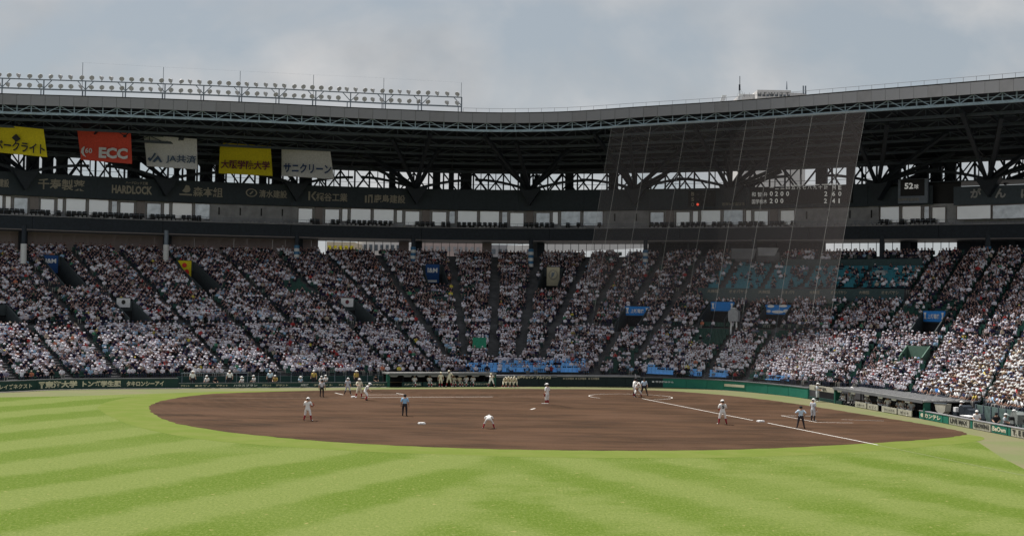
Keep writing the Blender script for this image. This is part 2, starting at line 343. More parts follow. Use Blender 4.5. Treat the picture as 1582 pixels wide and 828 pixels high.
# pitcher's mound: low real rise
mc = G(842, 627.5); mb = MB(); vs = [(mc[0], mc[1], .25)]; fs = []
for k, (r, z) in enumerate(((.8, .25), (1.6, .17), (2.3, .08), (2.8, .013))):
    for i in range(28): vs.append((mc[0]+r*math.cos(i*2*math.pi/28), mc[1]+r*math.sin(i*2*math.pi/28), z))
fs += [(0, 1+i, 1+(i+1) % 28) for i in range(28)]
for k in range(3): fs += [(1+k*28+i, 1+(k+1)*28+i, 1+(k+1)*28+(i+1) % 28, 1+k*28+(i+1) % 28) for i in range(28)]
mb.add(vs, fs); tag(mb.build('pitchers_mound', m_dirt, smooth=True), kind='structure')
def base_bag(px, py, label, s=.48, rot=17, name='base_bag'):
    c = G(px, py); mb = MB(); ex = (math.cos(math.radians(rot)), math.sin(math.radians(rot)), 0)
    mb.box((c[0], c[1], .06), s, s, .08, ex); mb.box((c[0], c[1], .115), s*.86, s*.86, .03, ex)
    return tag(mb.build(name, white_m), label, 'base')
base_bag(651.5, 655, 'white base bag on the dirt between the umpire in light blue and the bent fielder')
base_bag(1175, 651.6, 'white base bag on the long foul line beside the right fielder in red socks')
base_bag(547, 613.8, 'white base bag at the feet of the fielder near the left dugout')
hp = [(-.22, -.22), (.22, -.22), (.22, .05), (0, .25), (-.22, .05)]
mb = MB(); mb.prism([(hm[0]+x+.5, hm[1]+y, .016) for x, y in hp], (0, 0, .02)); tag(mb.build('home_plate', white_m), 'white five-sided home plate at the feet of the batter and catcher', 'home plate')
mb = MB(); mb.box((mc[0], mc[1], .265), .61, .15, .03, (.95, .3, 0)); tag(mb.build('pitching_plate', white_m), "narrow white slab on top of the pitcher's mound", 'pitching plate')

# ================================================================== STAND SURFACE
Fk = [(-150, 598, 119), (183, 585, 129.5), (437, 582, 136.5), (690, 580, 143), (706, 580, 143.4), (722, 580, 143.9), (763, 580, 145), (800, 580, 145.8), (820, 580, 146.3), (970, 581, 148.5), (1150, 590, 142), (1315, 600, 126), (1400, 612, 118), (1582, 642, 99), (1700, 668, 86)]
Bk = [(-330, 378, 150), (30, 386, 162), (245, 389, 168), (505, 393, 173), (575, 394, 175), (700, 396, 176.5), (765, 397, 177), (830, 397, 177), (905, 397, 176.5), (1090, 396, 172), (1270, 396, 164), (1452, 396, 152), (1535, 393, 147), (1710, 390, 135), (1830, 388, 127)]
NT = 900
def smooth_curve(ks):
    p = np.array([P(*k) for k in ks]); tt = np.linspace(0, len(ks)-1, NT)
    q = np.stack([np.interp(tt, range(len(ks)), p[:, i]) for i in range(3)], 1)
    w = 21; ker = np.hanning(2*w+3)[1:-1]; ker /= ker.sum(); pad = np.pad(q, ((w, w), (0, 0)), mode='reflect', reflect_type='odd')
    return np.stack([np.convolve(pad[:, i], ker, 'valid') for i in range(3)], 1)
FC, BC = smooth_curve(Fk), smooth_curve(Bk); TT = np.linspace(0, 14, NT)
def S(t, v):
    a = V(*[np.interp(t, TT, FC[:, i]) for i in range(3)]); b_ = V(*[np.interp(t, TT, BC[:, i]) for i in range(3)])
    return a+(b_-a)*v
NR = 60
# map from picture to stand coordinates, for placing gangways and tunnels
_tv = [(t_, v_) for t_ in np.linspace(0, 14, 421) for v_ in np.linspace(0, 1, NR+1)]
_pp = np.array([FC[int(round(t_/14*(NT-1)))]*(1-v_) + BC[int(round(t_/14*(NT-1)))]*v_ for t_, v_ in _tv])
_px, _py = proj(_pp)
def inv(x, y):
    i = int(np.argmin((_px-x)**2+(_py-y)**2)); return _tv[i]

# ================================================================== GRANDSTAND
gs = thing('grandstand', 'huge curved covered grandstand packed with spectators wrapping round the infield', 'grandstand', (0, 160, 0))
# tunnels through the stand: (px centre, py top of parapet, py floor, width m, parapet colour, kind of banner)
TUN = []
def tunnel(px, ptop, pfloor, wid, dark=True):
    t0, v0 = inv(px, pfloor); t1, v1 = inv(px, ptop)
    i0 = int(round(v0*NR)); i1 = max(i0+4, int(round(v1*NR)))
    TUN.append((t0 if abs(t1-t0) > 3 else (t0+t1)/2, t0, i0, i1, wid, dark, px))
for a in [(95, 408, 452, 2.6), (203, 474, 505, 2.4), (305, 412, 455, 2.6), (551, 474, 502, 2.4), (672, 418, 448, 2.8), (850, 424, 452, 2.8), (975, 484, 512, 3.0), (1108, 478, 505, 3.4), (1197, 480, 505, 3.4), (1436, 492, 528, 3.6), (6, 478, 512, 2.4)]: tunnel(*a)
tunnel(1412, 546, 568, 3.4, False)
WALK = {int(.345*NR), int(.355*NR), int(.645*NR)}
# aisles: (t at the bottom = t at the top) with row ranges
AIS = []
for k in range(0, 14):
    AIS.append((float(k), 5 if 4 <= k <= 9 else 0, NR))
for a, n in ((0, 3), (1, 2), (2, 2), (8, 2), (9, 2), (10, 1), (11, 1), (12, 2), (13, 2)):
    for j in range(1, n+1): AIS.append((a+j/(n+1), *([(0, int(NR*.34)), (int(NR*.36), NR), (0, NR)][(a*3+j) % 3])))
rows = []      # per row: fine polyline with t and arclength
for i in range(NR+1):
    v = i/NR; p = FC*(1-v)+BC*v; seg = np.linalg.norm(np.diff(p[:, :2], axis=0), axis=1); rows.append((p, np.concatenate([[0], np.cumsum(seg)])))
def in_tunnel(i, t, s, pad=0.):
    for tm, t0, i0, i1, wid, dark, px in TUN:
        if i0 <= i < i1:
            sc_ = np.interp(tm, TT, rows[i][1]);
            if abs(s-sc_) < wid/2+pad: return True
    return False
# terraces: stepped treads and risers, with the tunnel mouths left open
mb = MB(); vs = []; fs = []
samp = {}
for i in range(NR):
    p0, s0 = rows[i]; p1, s1 = rows[i+1]; z = p0[:, 2]; zn = p1[:, 2]
    n = int(s0[-1]/1.2); ts = np.linspace(0, 14, n+1)
    cuts = []
    for tm, t0, i0, i1, wid, dark, px in TUN:
        if i0 <= i < i1:
            c = np.interp(tm, TT, s0); a_, b_ = np.interp([c-wid/2, c+wid/2], s0, TT); cuts.append((a_, b_))
            ts = np.sort(np.concatenate([ts[(ts < a_) | (ts > b_)], [a_, b_]]))
    for a_, b_ in zip(ts[:-1], ts[1:]):
        mid = (a_+b_)/2
        if any(c0 < mid < c1 for c0, c1 in cuts): continue
        A0 = V(*[np.interp(a_, TT, p0[:, k]) for k in range(3)]); B0 = V(*[np.interp(b_, TT, p0[:, k]) for k in range(3)])
        A1 = V(*[np.interp(a_, TT, p1[:, k]) for k in range(3)]); B1 = V(*[np.interp(b_, TT, p1[:, k]) for k in range(3)])
        A1f = V(A1[0], A1[1], A0[2]); B1f = V(B1[0], B1[1], B0[2]); k = len(vs)
        vs += [A0, B0, B1f, A1f, B1, A1]; fs += [(k, k+1, k+2, k+3), (k+3, k+2, k+4, k+5)]
mb.add(vs, fs); mb.build('terrace', concrete, gs)
# skirt below the first row
mb = MB()
for a, b_ in zip(range(0, NT-6, 6), range(6, NT, 6)):
    p, q = FC[a], FC[b_]; mb.quad((p[0], p[1], -.02), (q[0], q[1], -.02), q, p)
mb.build('front_skirt', concrete, gs)

def frame_at(t, v):                     # tangent (to the right) and outward direction
    a, b_ = S(max(0, t-.03), v), S(min(14, t+.03), v); ex = b_-a; ex[2] = 0; ex = norm(ex)
    return ex, V(-ex[1], ex[0], 0)
# tunnel mouths
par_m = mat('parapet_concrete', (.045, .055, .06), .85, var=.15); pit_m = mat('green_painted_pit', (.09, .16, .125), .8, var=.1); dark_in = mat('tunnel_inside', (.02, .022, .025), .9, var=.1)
tun_face = {}
for tm, t0, i0, i1, wid, dark, px in TUN:
    v0, v1 = i0/NR, i1/NR; A, B_ = S(tm, v0), S(tm, v1); ex, oy = frame_at(tm, (v0+v1)/2); Lr = np.linalg.norm((B_-A)[:2])
    oy2 = norm(V(B_[0]-A[0], B_[1]-A[1], 0)); w2 = wid/2-.02; h = B_[2]-A[2]+.75
    tn_ = tag(bpy.data.objects.new('tunnel_mouth', None)); COL.objects.link(tn_); tn_.parent = gs; tn_.location = Vector([float(q) for q in A])-gs.location
    for s_ in (-1, 1):
        c0 = A+ex*w2*s_; c1 = B_+ex*w2*s_; mb = MB()
        pts = [c0+V(0, 0, -.6), c0+V(0, 0, .95), c1+V(0, 0, .80), V(c1[0], c1[1], A[2]-.6)]
        mb.prism(pts, ex*s_*-.14); mb.build('side_wall', pit_m if not dark else par_m, tn_)
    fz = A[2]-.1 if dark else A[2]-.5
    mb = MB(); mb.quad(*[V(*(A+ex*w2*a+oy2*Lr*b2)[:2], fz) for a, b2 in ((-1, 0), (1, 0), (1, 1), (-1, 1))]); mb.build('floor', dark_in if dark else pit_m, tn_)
    c = B_-oy2*.08; hh = 1.15 if dark else h+.4; mb = MB(); mb.box((c[0], c[1], B_[2]+.75-hh/2), w2*2-.3, .14, hh, ex); mb.build('parapet', par_m if dark else pit_m, tn_)
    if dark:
        c = B_-oy2*.04; mb = MB(); mb.quad(*[V(*(c+ex*w2*a)[:2], z) for a, z in ((-1, fz), (1, fz), (1, B_[2]-.39), (-1, B_[2]-.39))]); mb.build('opening_shade_sheet', dark_in, tn_)  # closed near-black sheet; its colour stands in for the shade inside the tunnel
    tun_face[px] = (B_-oy2*.16, ex, oy2, B_[2]+.75)

# ---- seats and crowd layout
def poly_in(poly, x, y):
    c = False; n = len(poly)
    for i in range(n):
        x1, y1 = poly[i]; x2, y2 = poly[(i+1) % n]
        if (y1 > y) != (y2 > y) and x < (x2-x1)*(y-y1)/(y2-y1)+x1: c = not c
    return c
ZON = [('teal', [(1093, 441), (1118, 404), (1425, 402), (1398, 441)], .24), ('none', [(1078, 462), (1090, 441), (1400, 441), (1392, 462)], 0.),
       ('none', [(1128, 404), (1140, 386), (1212, 386), (1206, 404)], 0.), ('none', [(1206, 411), (1212, 398), (1425, 396), (1420, 411)], 0.),
       ('green', [(1062, 530), (1086, 496), (1128, 496), (1122, 530)], .06), ('green', [(1160, 522), (1168, 500), (1238, 500), (1232, 522)], .15),
       ('green', [(1386, 486), (1398, 464), (1478, 464), (1466, 488)], .22), ('blue', [(712, 578), (722, 560), (905, 553), (910, 576)], .5),
       ('blue', [(990, 580), (1000, 564), (1040, 567), (1036, 582)], .35), ('blue', [(1052, 590), (1066, 569), (1126, 571), (1118, 594)], .3), ('blue', [(1168, 594), (1176, 578), (1216, 580), (1208, 598)], .25),
       ('dark', [(436, 432), (482, 430), (492, 452), (446, 452)], .12), ('dark', [(1124, 596), (1132, 568), (1180, 570), (1172, 600)], .25), ('dark', [(1258, 478), (1275, 462), (1330, 462), (1320, 480)], .2), ('dark', [(930, 580), (940, 540), (1000, 530), (1000, 560)], .45),
       ('dark', [(620, 455), (640, 445), (720, 452), (715, 470)], .5), ('dark', [(1330, 560), (1350, 535), (1400, 535), (1390, 570)], .6)]
rec = []   # x,y,z,nx,ny,seatkind,occupied,px,py,row,t
for i in range(NR):
    if i in WALK: continue
    p, s = rows[i]; n = int(s[-1]/.465)
    for j in range(n):
        sj = (j+.5)*.465; t = float(np.interp(sj, s, TT))
        if any(abs(sj-np.interp(a, TT, s)) < (.58 if 3.5 < a < 9.5 else .46) for a, lo, hi in AIS if lo <= i < hi and abs(a-t) < .3): continue
        if in_tunnel(i, t, sj, .25): continue
        c = V(*[np.interp(sj, s, p[:, k]) for k in range(3)]); x, y = proj(c+V(0, 0, .8))
        if x < -60 or x > 1650: continue
        ex, oy = frame_at(t, i/NR)
        kind, occ = 'green', .93
        if x > 930: occ = .84
        if x > 1060 and y > 520: occ = .90
        if 1240 < x < 1480 and y > 560: occ = .82
        for k_, pl, oc in ZON:
            if poly_in(pl, x, y): kind, occ = k_, oc
        # ragged holes
        hole = math.sin(i*.9+sj*.31)*math.sin(i*.37-sj*.17)
        if hole > .93 and kind == 'green': occ *= .45
        c2 = c+oy*.42
        rec.append((c2[0], c2[1], c[2], -oy[0], -oy[1], kind, rng.random() < occ, x, y, i, t))
print('seats', len(rec), 'occupied', sum(1 for r in rec if r[6]))

# ---- seats: the empty ones that show largest are objects, the rest one part
def rotz(pts, nx, ny):                 # local -Y looks to the field
    pts = np.asarray(pts, float); a = V(nx, ny); # field direction
    ey = -a; ex = V(ey[1], -ey[0]); out = pts.copy(); out[:, 0] = pts[:, 0]*ex[0]+pts[:, 1]*ey[0]; out[:, 1] = pts[:, 0]*ex[1]+pts[:, 1]*ey[1]; return out
seat_mb = MB(); seat_mb.box((0, -.02, .42), .44, .40, .05); seat_mb.box((0, .20, .66), .44, .05, .46); seat_mb.box((0, .0, .2), .06, .2, .4)
seat_v = np.array(seat_mb.v); seat_f = seat_mb.f
smat = {'green': seat_green, 'dark': seat_green, 'teal': seat_teal, 'blue': seat_blue}
empt = [r for r in rec if not r[6] and r[5] != 'none' and 0 < r[7] < 1582]
empt.sort(key=lambda r: r[1]); near_s = empt[:300]; near_ids = set(id(r) for r in near_s)
proto = {}
for k_ in ('green', 'teal', 'blue'):
    m_ = bpy.data.meshes.new('seat'); m_.from_pydata(seat_v.tolist(), [], seat_f); m_.materials.append(smat[k_]); proto[k_] = m_
for r in near_s:
    o = bpy.data.objects.new('seat', proto['green' if r[5] == 'dark' else r[5]]); COL.objects.link(o); o.parent = gs
    o.location = Vector((r[0], r[1], r[2]))-gs.location; o.rotation_euler = (0, 0, math.atan2(r[3], -r[4]))
bulk = {}
for r in rec:
    if id(r) in near_ids or r[5] == 'none': continue
    bulk.setdefault('green' if r[5] == 'dark' else r[5], []).append(r)
mb = MB()
for q, k_ in enumerate(('green', 'teal', 'blue')):
    for r in bulk.get(k_, []):
        pv = rotz(seat_v[:16], r[3], r[4]) + V(r[0], r[1], r[2]); mb.add(pv, seat_f[:12], q)
o = mb.build('seat_rows', [seat_green, seat_teal, seat_blue], gs); tag(o, kind='stuff')

# ---- crowd
def person_low(lean=0., arm=0, hat=1):
    """seated figure, local -Y forward, seat top z=.45; returns verts, faces, region index per vertex"""
    vs = []; fs = []; rg = []
    def ring_stack(rings, reg, n=6, cap=True):
        b = len(vs)
        for (x, y, z, rx, ry) in rings:
            for i in range(n):
                a = 2*math.pi*(i+.5)/n; vs.append((x+rx*math.cos(a), y+ry*math.sin(a), z)); rg.append(reg)
        for k in range(len(rings)-1):
            for i in range(n): fs.append((b+k*n+i, b+k*n+(i+1) % n, b+(k+1)*n+(i+1) % n, b+(k+1)*n+i))
        if cap: fs.append(tuple(b+(len(rings)-1)*n+i for i in range(n)))
    ring_stack([(0, .02, .42, .17, .12), (0, -.01-lean*.3, .68, .18, .12), (0, -.02-lean*.7, .92, .215, .11), (0, -.02-lean*.8, 1.0, .08, .07)], 0)
    hy = -.04-lean
    ring_stack([(0, hy, .99, .05, .05), (0, hy-.01, 1.06, .085, .095), (0, hy-.01, 1.15, .085, .10), (0, hy, 1.22, .05, .06)], 1)
    if hat == 1: ring_stack([(0, hy-.02, 1.145, .16, .17), (0, hy-.01, 1.17, .10, .115), (0, hy, 1.245, .075, .08)], 2)
    elif hat == 2: ring_stack([(0, hy-.05, 1.15, .09, .15), (0, hy, 1.17, .095, .11), (0, hy, 1.25, .06, .07)], 2)
    else: ring_stack([(0, hy+.03, 1.08, .095, .085), (0, hy+.02, 1.17, .10, .10), (0, hy+.01, 1.245, .06, .07)], 2)
    def limb(a, b, ra, rb, reg):
        k = len(vs); a = V(*a); b = V(*b); x = norm(b-a); t = V(0, 0, 1) if abs(x[2]) < .9 else V(1, 0, 0); y = norm(np.cross(t, x)); z = np.cross(x, y)
        for q, r in ((a, ra), (b, rb)):
            for i in range(4): an = math.pi/4+math.pi/2*i; vs.append(tuple(q+y*r*math.cos(an)+z*r*math.sin(an))); rg.append(reg)
        fs.extend([(k+i, k+(i+1) % 4, k+4+(i+1) % 4, k+4+i) for i in range(4)]); fs.append((k+4, k+5, k+6, k+7))
    for s in (-1, 1):
        limb((s*.1, 0, .50), (s*.12, -.42, .52), .095, .075, 3); limb((s*.12, -.42, .52), (s*.12, -.44, .10), .07, .05, 3)
        if arm == 0: limb((s*.21, -.02-lean*.7, .92), (s*.23, -.10-lean*.5, .66), .06, .05, 0); limb((s*.23, -.10-lean*.5, .66), (s*.12, -.30, .60), .045, .035, 1)
        elif arm == 1: limb((s*.21, -.02-lean*.7, .92), (s*.26, -.18, .78), .06, .05, 0); limb((s*.26, -.18, .78), (s*.06, -.24-lean, 1.02), .045, .035, 1)
        else:
            limb((s*.21, -.02, .92), (s*.30, -.12, 1.06), .06, .05, 0); limb((s*.30, -.12, 1.06), (s*.16, -.12, 1.30), .045, .035, 1)
    return np.array(vs), fs, np.array(rg)
TPL = [person_low(l, a, h) for l, a in ((0, 0), (.08, 0), (.14, 1), (.02, 1), (0, 2)) for h in (0, 1, 2)]
SH = [((.76, .735, .81), 41), ((.55, .53, .61), 11), ((.30, .28, .37), 8), ((.022, .018, .05), 20), ((.012, .012, .016), 20), ((.10, .12, .18), 7), ((.30, .45, .62), 4), ((.40, .05, .05), 2.5), ((.45, .38, .30), 2), ((.55, .48, .50), 5), ((.65, .55, .10), .6), ((.08, .25, .15), .8), ((.55, .20, .12), .8)]
HT = [((.77, .75, .81), 44), ((.50, .47, .54), 10), ((.02, .02, .025), 24), ((.03, .04, .10), 10), ((.42, .36, .30), 4), ((.40, .04, .04), 1.5), ((.20, .35, .55), 2), ((.60, .50, .10), .6)]
def pick(tab):
    w = np.array([q[1] for q in tab], float); return V(*tab[int(rng.choice(len(tab), p=w/w.sum()))][0])
occ = [r for r in rec if r[6]]
# people whose seats show largest in the picture
vis = [r for r in occ if 4 < r[7] < 1578]
vis.sort(key=lambda r: r[1]); near_p = vis[:300]; nid = set(id(r) for r in near_p)
Vs = []; Fs = []; Cs = []; off = 0
skin_c = [V(.34, .20, .18), V(.28, .17, .15), V(.42, .28, .26)]
for r in occ:
    if id(r) in nid: continue
    top = 520 < r[8] and r[7] > 930
    vq = r[9]/NR; hatp = [.22, .46, .32] if vq < .42 else [.74, .15, .11]; ht = int(rng.choice(3, p=hatp))
    ps = int(rng.choice(5, p=[.36, .30, .16, .14, .04])); v, f, g = TPL[ps*3+ht]
    s_ = .87+.15*rng.random(); sc_v = v*V(s_, s_, s_); sc_v[:, 2] += .02*rng.random()
    an = rng.normal(0, .22); ca, sa = math.cos(an), math.sin(an); nx, ny = r[3]*ca-r[4]*sa, r[3]*sa+r[4]*ca
    pv = rotz(sc_v, nx, ny)+V(r[0]+rng.normal(0, .04), r[1]+rng.normal(0, .04), r[2])
    cl = math.sin(r[0]*.55+r[9]*.21)*math.sin(r[0]*.19-r[9]*.33+1.3)+.6*math.sin(r[9]*.6+r[0]*.9)
    wz = poly_in([(1050, 572), (1075, 522), (1300, 520), (1290, 575)], r[7], r[8]) or cl > 1.0
    shirt = V(.79, .775, .83) if (wz and rng.random() < .6) else V(.02, .022, .035) if (cl < -.9 and rng.random() < .5) else pick(SH) if (vq < .45 or rng.random() < .60) else V(.02, .02, .028)*(1+1.5*rng.random()); hatc = pick(HT) if ht else V(.018, .014, .012)*(1+rng.random()); pants = V(.04, .045, .07) if rng.random() < .6 else (V(.25, .24, .22) if rng.random() < .5 else V(.02, .02, .02))  # upper rows get extra dark shirts: roof shade put into the clothing colour
    pal = np.array([shirt, skin_c[int(rng.integers(3))], hatc, pants])
    if r[5] == 'blue' and rng.random() < .5: pal[0] = V(.22, .50, .90)
    Cs.append(pal[g]); Vs.append(pv); Fs += [tuple(off+i for i in q) for q in f]; off += len(pv)
VV = np.concatenate(Vs); CC = np.concatenate(Cs)
me = bpy.data.meshes.new('crowd'); me.from_pydata(VV.tolist(), [], Fs)
ca_ = me.color_attributes.new('clothes', 'FLOAT_COLOR', 'POINT'); ca_.data.foreach_set('color', np.concatenate([CC, np.ones((len(CC), 1))], 1).ravel())
crowd_m = mat('clothes_and_skin', (.5, .5, .5), .85, attr='clothes', spec=.1); me.materials.append(crowd_m)
o = bpy.data.objects.new('spectator_crowd', me); COL.objects.link(o); tag(o, 'thousands of seated spectators in white and dark clothes filling the stand', 'crowd', kind='stuff')
print('crowd tris ~', sum(len(f)-2 for f in Fs))

# ================================================================== UPPER DECK (lounge boxes) built along its own curve
Dk = [(-200, 345, 150), (0, 353, 158), (400, 365, 172), (780, 372, 178), (1000, 372, 175), (1200, 371, 169), (1400, 369.5, 159), (1582, 368, 150), (1800, 366, 138)]
Dc = Crv([k[0] for k in Dk], [P(*k) for k in Dk])
def DF(px):                             # point, tangent, outward normal on the deck front
    p = Dc(px); e = Dc(px+6)-Dc(px-6); e[2] = 0; e = norm(e); return p, e, V(-e[1], e[0], 0)
def DP(px, off=0., up=0.): p, e, o_ = DF(px); return p+o_*off+V(0, 0, up)
def strip(name, m, x0, x1, o0, z0, o1, z1, step=40, parent=gs, mb=None):
    own = mb is None; mb = mb or MB(); xs = np.arange(x0, x1+1e-6, step) if x1-x0 > step else np.array([x0, x1])
    if xs[-1] < x1: xs = np.append(xs, x1)
    for a, b_ in zip(xs[:-1], xs[1:]): mb.quad(DP(a, o0, z0), DP(b_, o0, z0), DP(b_, o1, z1), DP(a, o1, z1))
    return mb.build(name, m, parent) if own else mb
X0, X1 = -150, 1760
def deck_box(name, m, x0, x1, o0, o1, z0, z1, step=40, parent=gs):
    mb = MB()
    for q in ((o0, z0, o0, z1), (o0, z1, o1, z1), (o1, z1, o1, z0), (o1, z0, o0, z0)): strip('', None, x0, x1, *q, step=step, mb=mb)
    for x in (x0, x1): mb.quad(DP(x, o0, z0), DP(x, o1, z0), DP(x, o1, z1), DP(x, o0, z1))
    return mb.build(name, m, parent)
for a, b_ in zip(range(X0, X1, 200), range(X0+200, X1+200, 200)):
    deck_box('deck_beam', steel_dark, a, min(b_, X1)-.5, 0, .5, 0, 1.65)
deck_box('deck_slab', steel_dark, X0, X1, .52, 9., .0, .9)
deck_box('deck_roof', sign_dark, X0, X1, 1.1, 7., 6.95, 7.08)
strip('lounge_back_wall', mat('pale_lounge_wall', (.42, .42, .44), .8, var=.12), X0, X1, 1.85, .9, 1.85, 4.4)
# thin lower lip rail and the ledge with pale tops
deck_box('lip_rail', frame_m, X0, X1, -.06, -.01, -.05, .04)
deck_box('ledge', conc_light, X0, X1, -.10, .35, 1.66, 1.76)
for x in np.arange(-20, 1475, 6.5):
    if rng.random() < .62: p, e, o_ = DF(x); MB().box(p+o_*.1+V(0, 0, 1.85+.05*rng.random()), .34, .25, .16, e).build('ledge_block', conc_light, gs)
# handrail
mbx = MB()
xs = np.arange(X0, X1, 13)
for a, b_ in zip(xs[:-1], xs[1:]):
    mbx.bar(DP(a, .3, 2.35), DP(b_, .3, 2.35), .035); mbx.bar(DP(a, .3, 1.7), DP(a, .3, 2.35), .03)
mbx.build('handrail', steel_mid, gs)
# sign band, panel by panel
for a, b_ in zip(range(X0, 1350, 50), range(X0+50, 1400, 50)):
    b_ = min(b_, 1335)
    deck_box('sign_band_panel', sign_dark, a, b_-.15, 1.0+.006*((a//50) % 3), 1.12, 4.25, 7.1, step=25)
deck_box('sign_band_panel', sign_dark, 1335.2, 1436, 1.0, 1.12, 4.25, 6.6, step=25)
deck_box('sign_band_panel', sign_slate, 1470, X1, .6, .8, 4.1, 6.3, step=25)
deck_box('added_dark_backing', black_m, X0, 1336, 1.16, 1.24, 4.2, 7.05)  # added dark sheet that stops daylight showing through the panel seams
deck_box('added_dark_backing', black_m, 1336, 1475, 2.0, 2.1, 1.7, 7.2, step=20)  # added dark wall closing the bright gap beside the pitch count screen
# windows: a frame with its pane
def window(x0, x1, z0, z1, off=1.7, pm=pane_m):
    p0, e, o_ = DF((x0+x1)/2); A, B_ = DP(x0, off), DP(x1, off); A, B_ = V(A[0], A[1], 0), V(B_[0], B_[1], 0); zb = p0[2]; e = norm(B_-A); n_ = V(-e[1], e[0], 0)
    mb = MB(); w_ = .09
    for (a, b_) in ((A+V(0, 0, zb+z0), B_+V(0, 0, zb+z0)), (A+V(0, 0, zb+z1), B_+V(0, 0, zb+z1)), (A+V(0, 0, zb+z0), A+V(0, 0, zb+z1)), (B_+V(0, 0, zb+z0), B_+V(0, 0, zb+z1))): mb.bar(a, b_, w_, w_)
    w = mb.build('window', frame_m, gs)
    pm = pane_m if rng.random() < .6 else (pane_b if rng.random() < .6 else pane_c)
    m2 = MB(); m2.prism([A+V(0, 0, zb+z0)+n_*.03, B_+V(0, 0, zb+z0)+n_*.03, B_+V(0, 0, zb+z1)+n_*.03, A+V(0, 0, zb+z1)+n_*.03], n_*.02); m2.build('pane', pm, w)
x = -60.; k = 0
mods = [('w', 33), ('w', 33), ('n', 11), ('m', 24), ('p', 13), ('m', 24), ('n', 11)]
blank = [(325, 462), (933, 1000), (1226, 1350)]
while x < 1440:
    ty, w = mods[k % 7]; k += 1; w *= (1 if x < 700 else .97)
    bl_ = [b_ for b_ in blank if b_[0] <= x+w/2 <= b_[1]]
    if bl_: x = bl_[0][1]; continue
    if x > 1000 and ty == 'm' and (k % 7) == 4: pass
    if ty == 'w': window(x+1, x+w-1, 2.15, 4.2)
    elif ty == 'n': window(x+1, x+w-1, 2.35, 4.12)
    elif ty == 'm': window(x+1, x+w-1, 2.05, 4.0)
    else:
        A, B_ = DP(x, 2.6), DP(x+w, 2.6); mbp = MB(); p, e, o_ = DF(x+w/2); mbp.box(p+o_*1.7+V(0, 0, 3.1), w*.08, .3, 2.5, e); mbp.build('pilaster', frame_m, gs)
    x += w+2
x = 1473
while x < 1740: window(x+1, x+54, 2.35, 4.0, .75); x += 55
for a, b_ in blank:                      # plain wall lengths with slots and pale boxes
    deck_box('blank_wall', conc_light, a, b_, 1.5, 1.6, 1.7, 4.3, step=30)
    for q in np.arange(a+14, b_-6, 33):
        p, e, o_ = DF(q); MB().box(p+o_*1.48+V(0, 0, 3.3), .18, .06, 1.0, e).build('slot', black_m, gs)
for q, z_ in ((346, 3.05), (361, 2.75), (441, 2.6), (364, 4.1)):
    p, e, o_ = DF(q); MB().box(p+o_*1.42+V(0, 0, z_), .5, .14, .62, e).build('pale_box', conc_light, gs)
deck_box('dark_recess', black_m, 1437, 1469, 1.9, 2.0, 1.7, 5.6, step=20)
# dark chairs on the balcony
ch = MB(); ch.box((0, 0, .25), .5, .5, .5); ch.box((0, .24, .65), .5, .1, .55)
chm = bpy.data.meshes.new('balcony_chair'); chm.from_pydata(ch.v, [], ch.f); chm.materials.append(black_m)
nchair = 0
for q in np.arange(-20, 1440, 8.0):
    if any(a-4 < q < b_+4 for a, b_ in blank) or rng.random() < .26: continue
    p, e, o_ = DF(q); o = bpy.data.objects.new('balcony_chair', chm); COL.objects.link(o); o.location = Vector([float(v_) for v_ in p+o_*.95+V(0, 0, 1.66)]); o.rotation_euler = (0, 0, math.atan2(e[1], e[0])); o.parent = gs; o.location -= gs.location; nchair += 1
# concourse wall behind the top row with its openings
opn = [(500, 622), (636, 745), (758, 815), (829, 992), (1250, 1362), (1367, 1376), (1389, 1452)]
back_m = mat('rear_concourse_wall', (.34, .28, .27), .85, var=.25, scale=.5)
xs = sorted(set([X0]+[q for o_ in opn for q in o_]+[X1]))
for a, b_ in zip(xs[:-1], xs[1:]):
    if (a, b_) in opn: continue
    m_ = back_m if b_ <= 760 else (steel_dark if a > 990 else conc_mid)
    for a2 in np.arange(a, b_, 20):
        b2 = min(a2+20, b_); deck_box('rear_panel', m_, a2+.1, b2-.1, 6.0+.03*(int(a2) % 3), 6.15, -3.0, -.01, step=40)
for a, b_ in opn:
    mbx = MB()
    for q in np.arange(a, b_+1, (b_-a)/max(2, round((b_-a)/12.))): mbx.bar(DP(q, 6.1, -3), DP(q, 6.1, 0), .07)
    mbx.build('opening_mullions', steel_dark, gs)
# columns that carry the deck and pass down through the seats
stations = [36, 256, 458, 638, 820, 997, 1165, 1362, 1526]
cap_w = mat('white_column_wrap', (.62, .62, .62), .6, var=.05); cap_b = mat('blue_column_wrap', (.05, .16, .30), .6, var=.05)
for si, q in enumerate(stations):
    top = DP(q, .6, 0); x_, y_ = proj(top); t_, v_ = inv(x_, 400); base = S(t_, v_)
    c = V(top[0], top[1], 0); bz = 8.0; c = V(base[0], base[1], 0); pc = P(q, 392, 1.0); d_ = top[1]-5.0
    foot = P(q, 405 if q != 1362 else 422, d_); foot[2] = min(foot[2], 14.3); foot_top = V(foot[0], foot[1], top[2]+.2)
    MB().tube(V(foot[0], foot[1], foot[2]-2.5), foot_top, .28, n=12).build('column', steel_dark if si not in (1, ) else steel_mid, gs, smooth=False)
    if q not in (1165, 1362):
        w = .36
        for j in range(6):
            z0 = foot[2]-.2+j*.40; mm = cap_w if (q in (36, 256) or j % 2 == 0) else cap_b
            if z0+.40 < top[2]-.6: MB().tube(V(foot[0], foot[1], z0), V(foot[0], foot[1], z0+.395), w, n=12).build('column_wrap', mm, gs)
    # heavy pier seen behind the top row
    p, e, o_ = DF(q+12); MB().box(p+o_*5.4+V(0, 0, -1.4), 1.0, .8, 2.8, e).build('pier', steel_dark, gs)

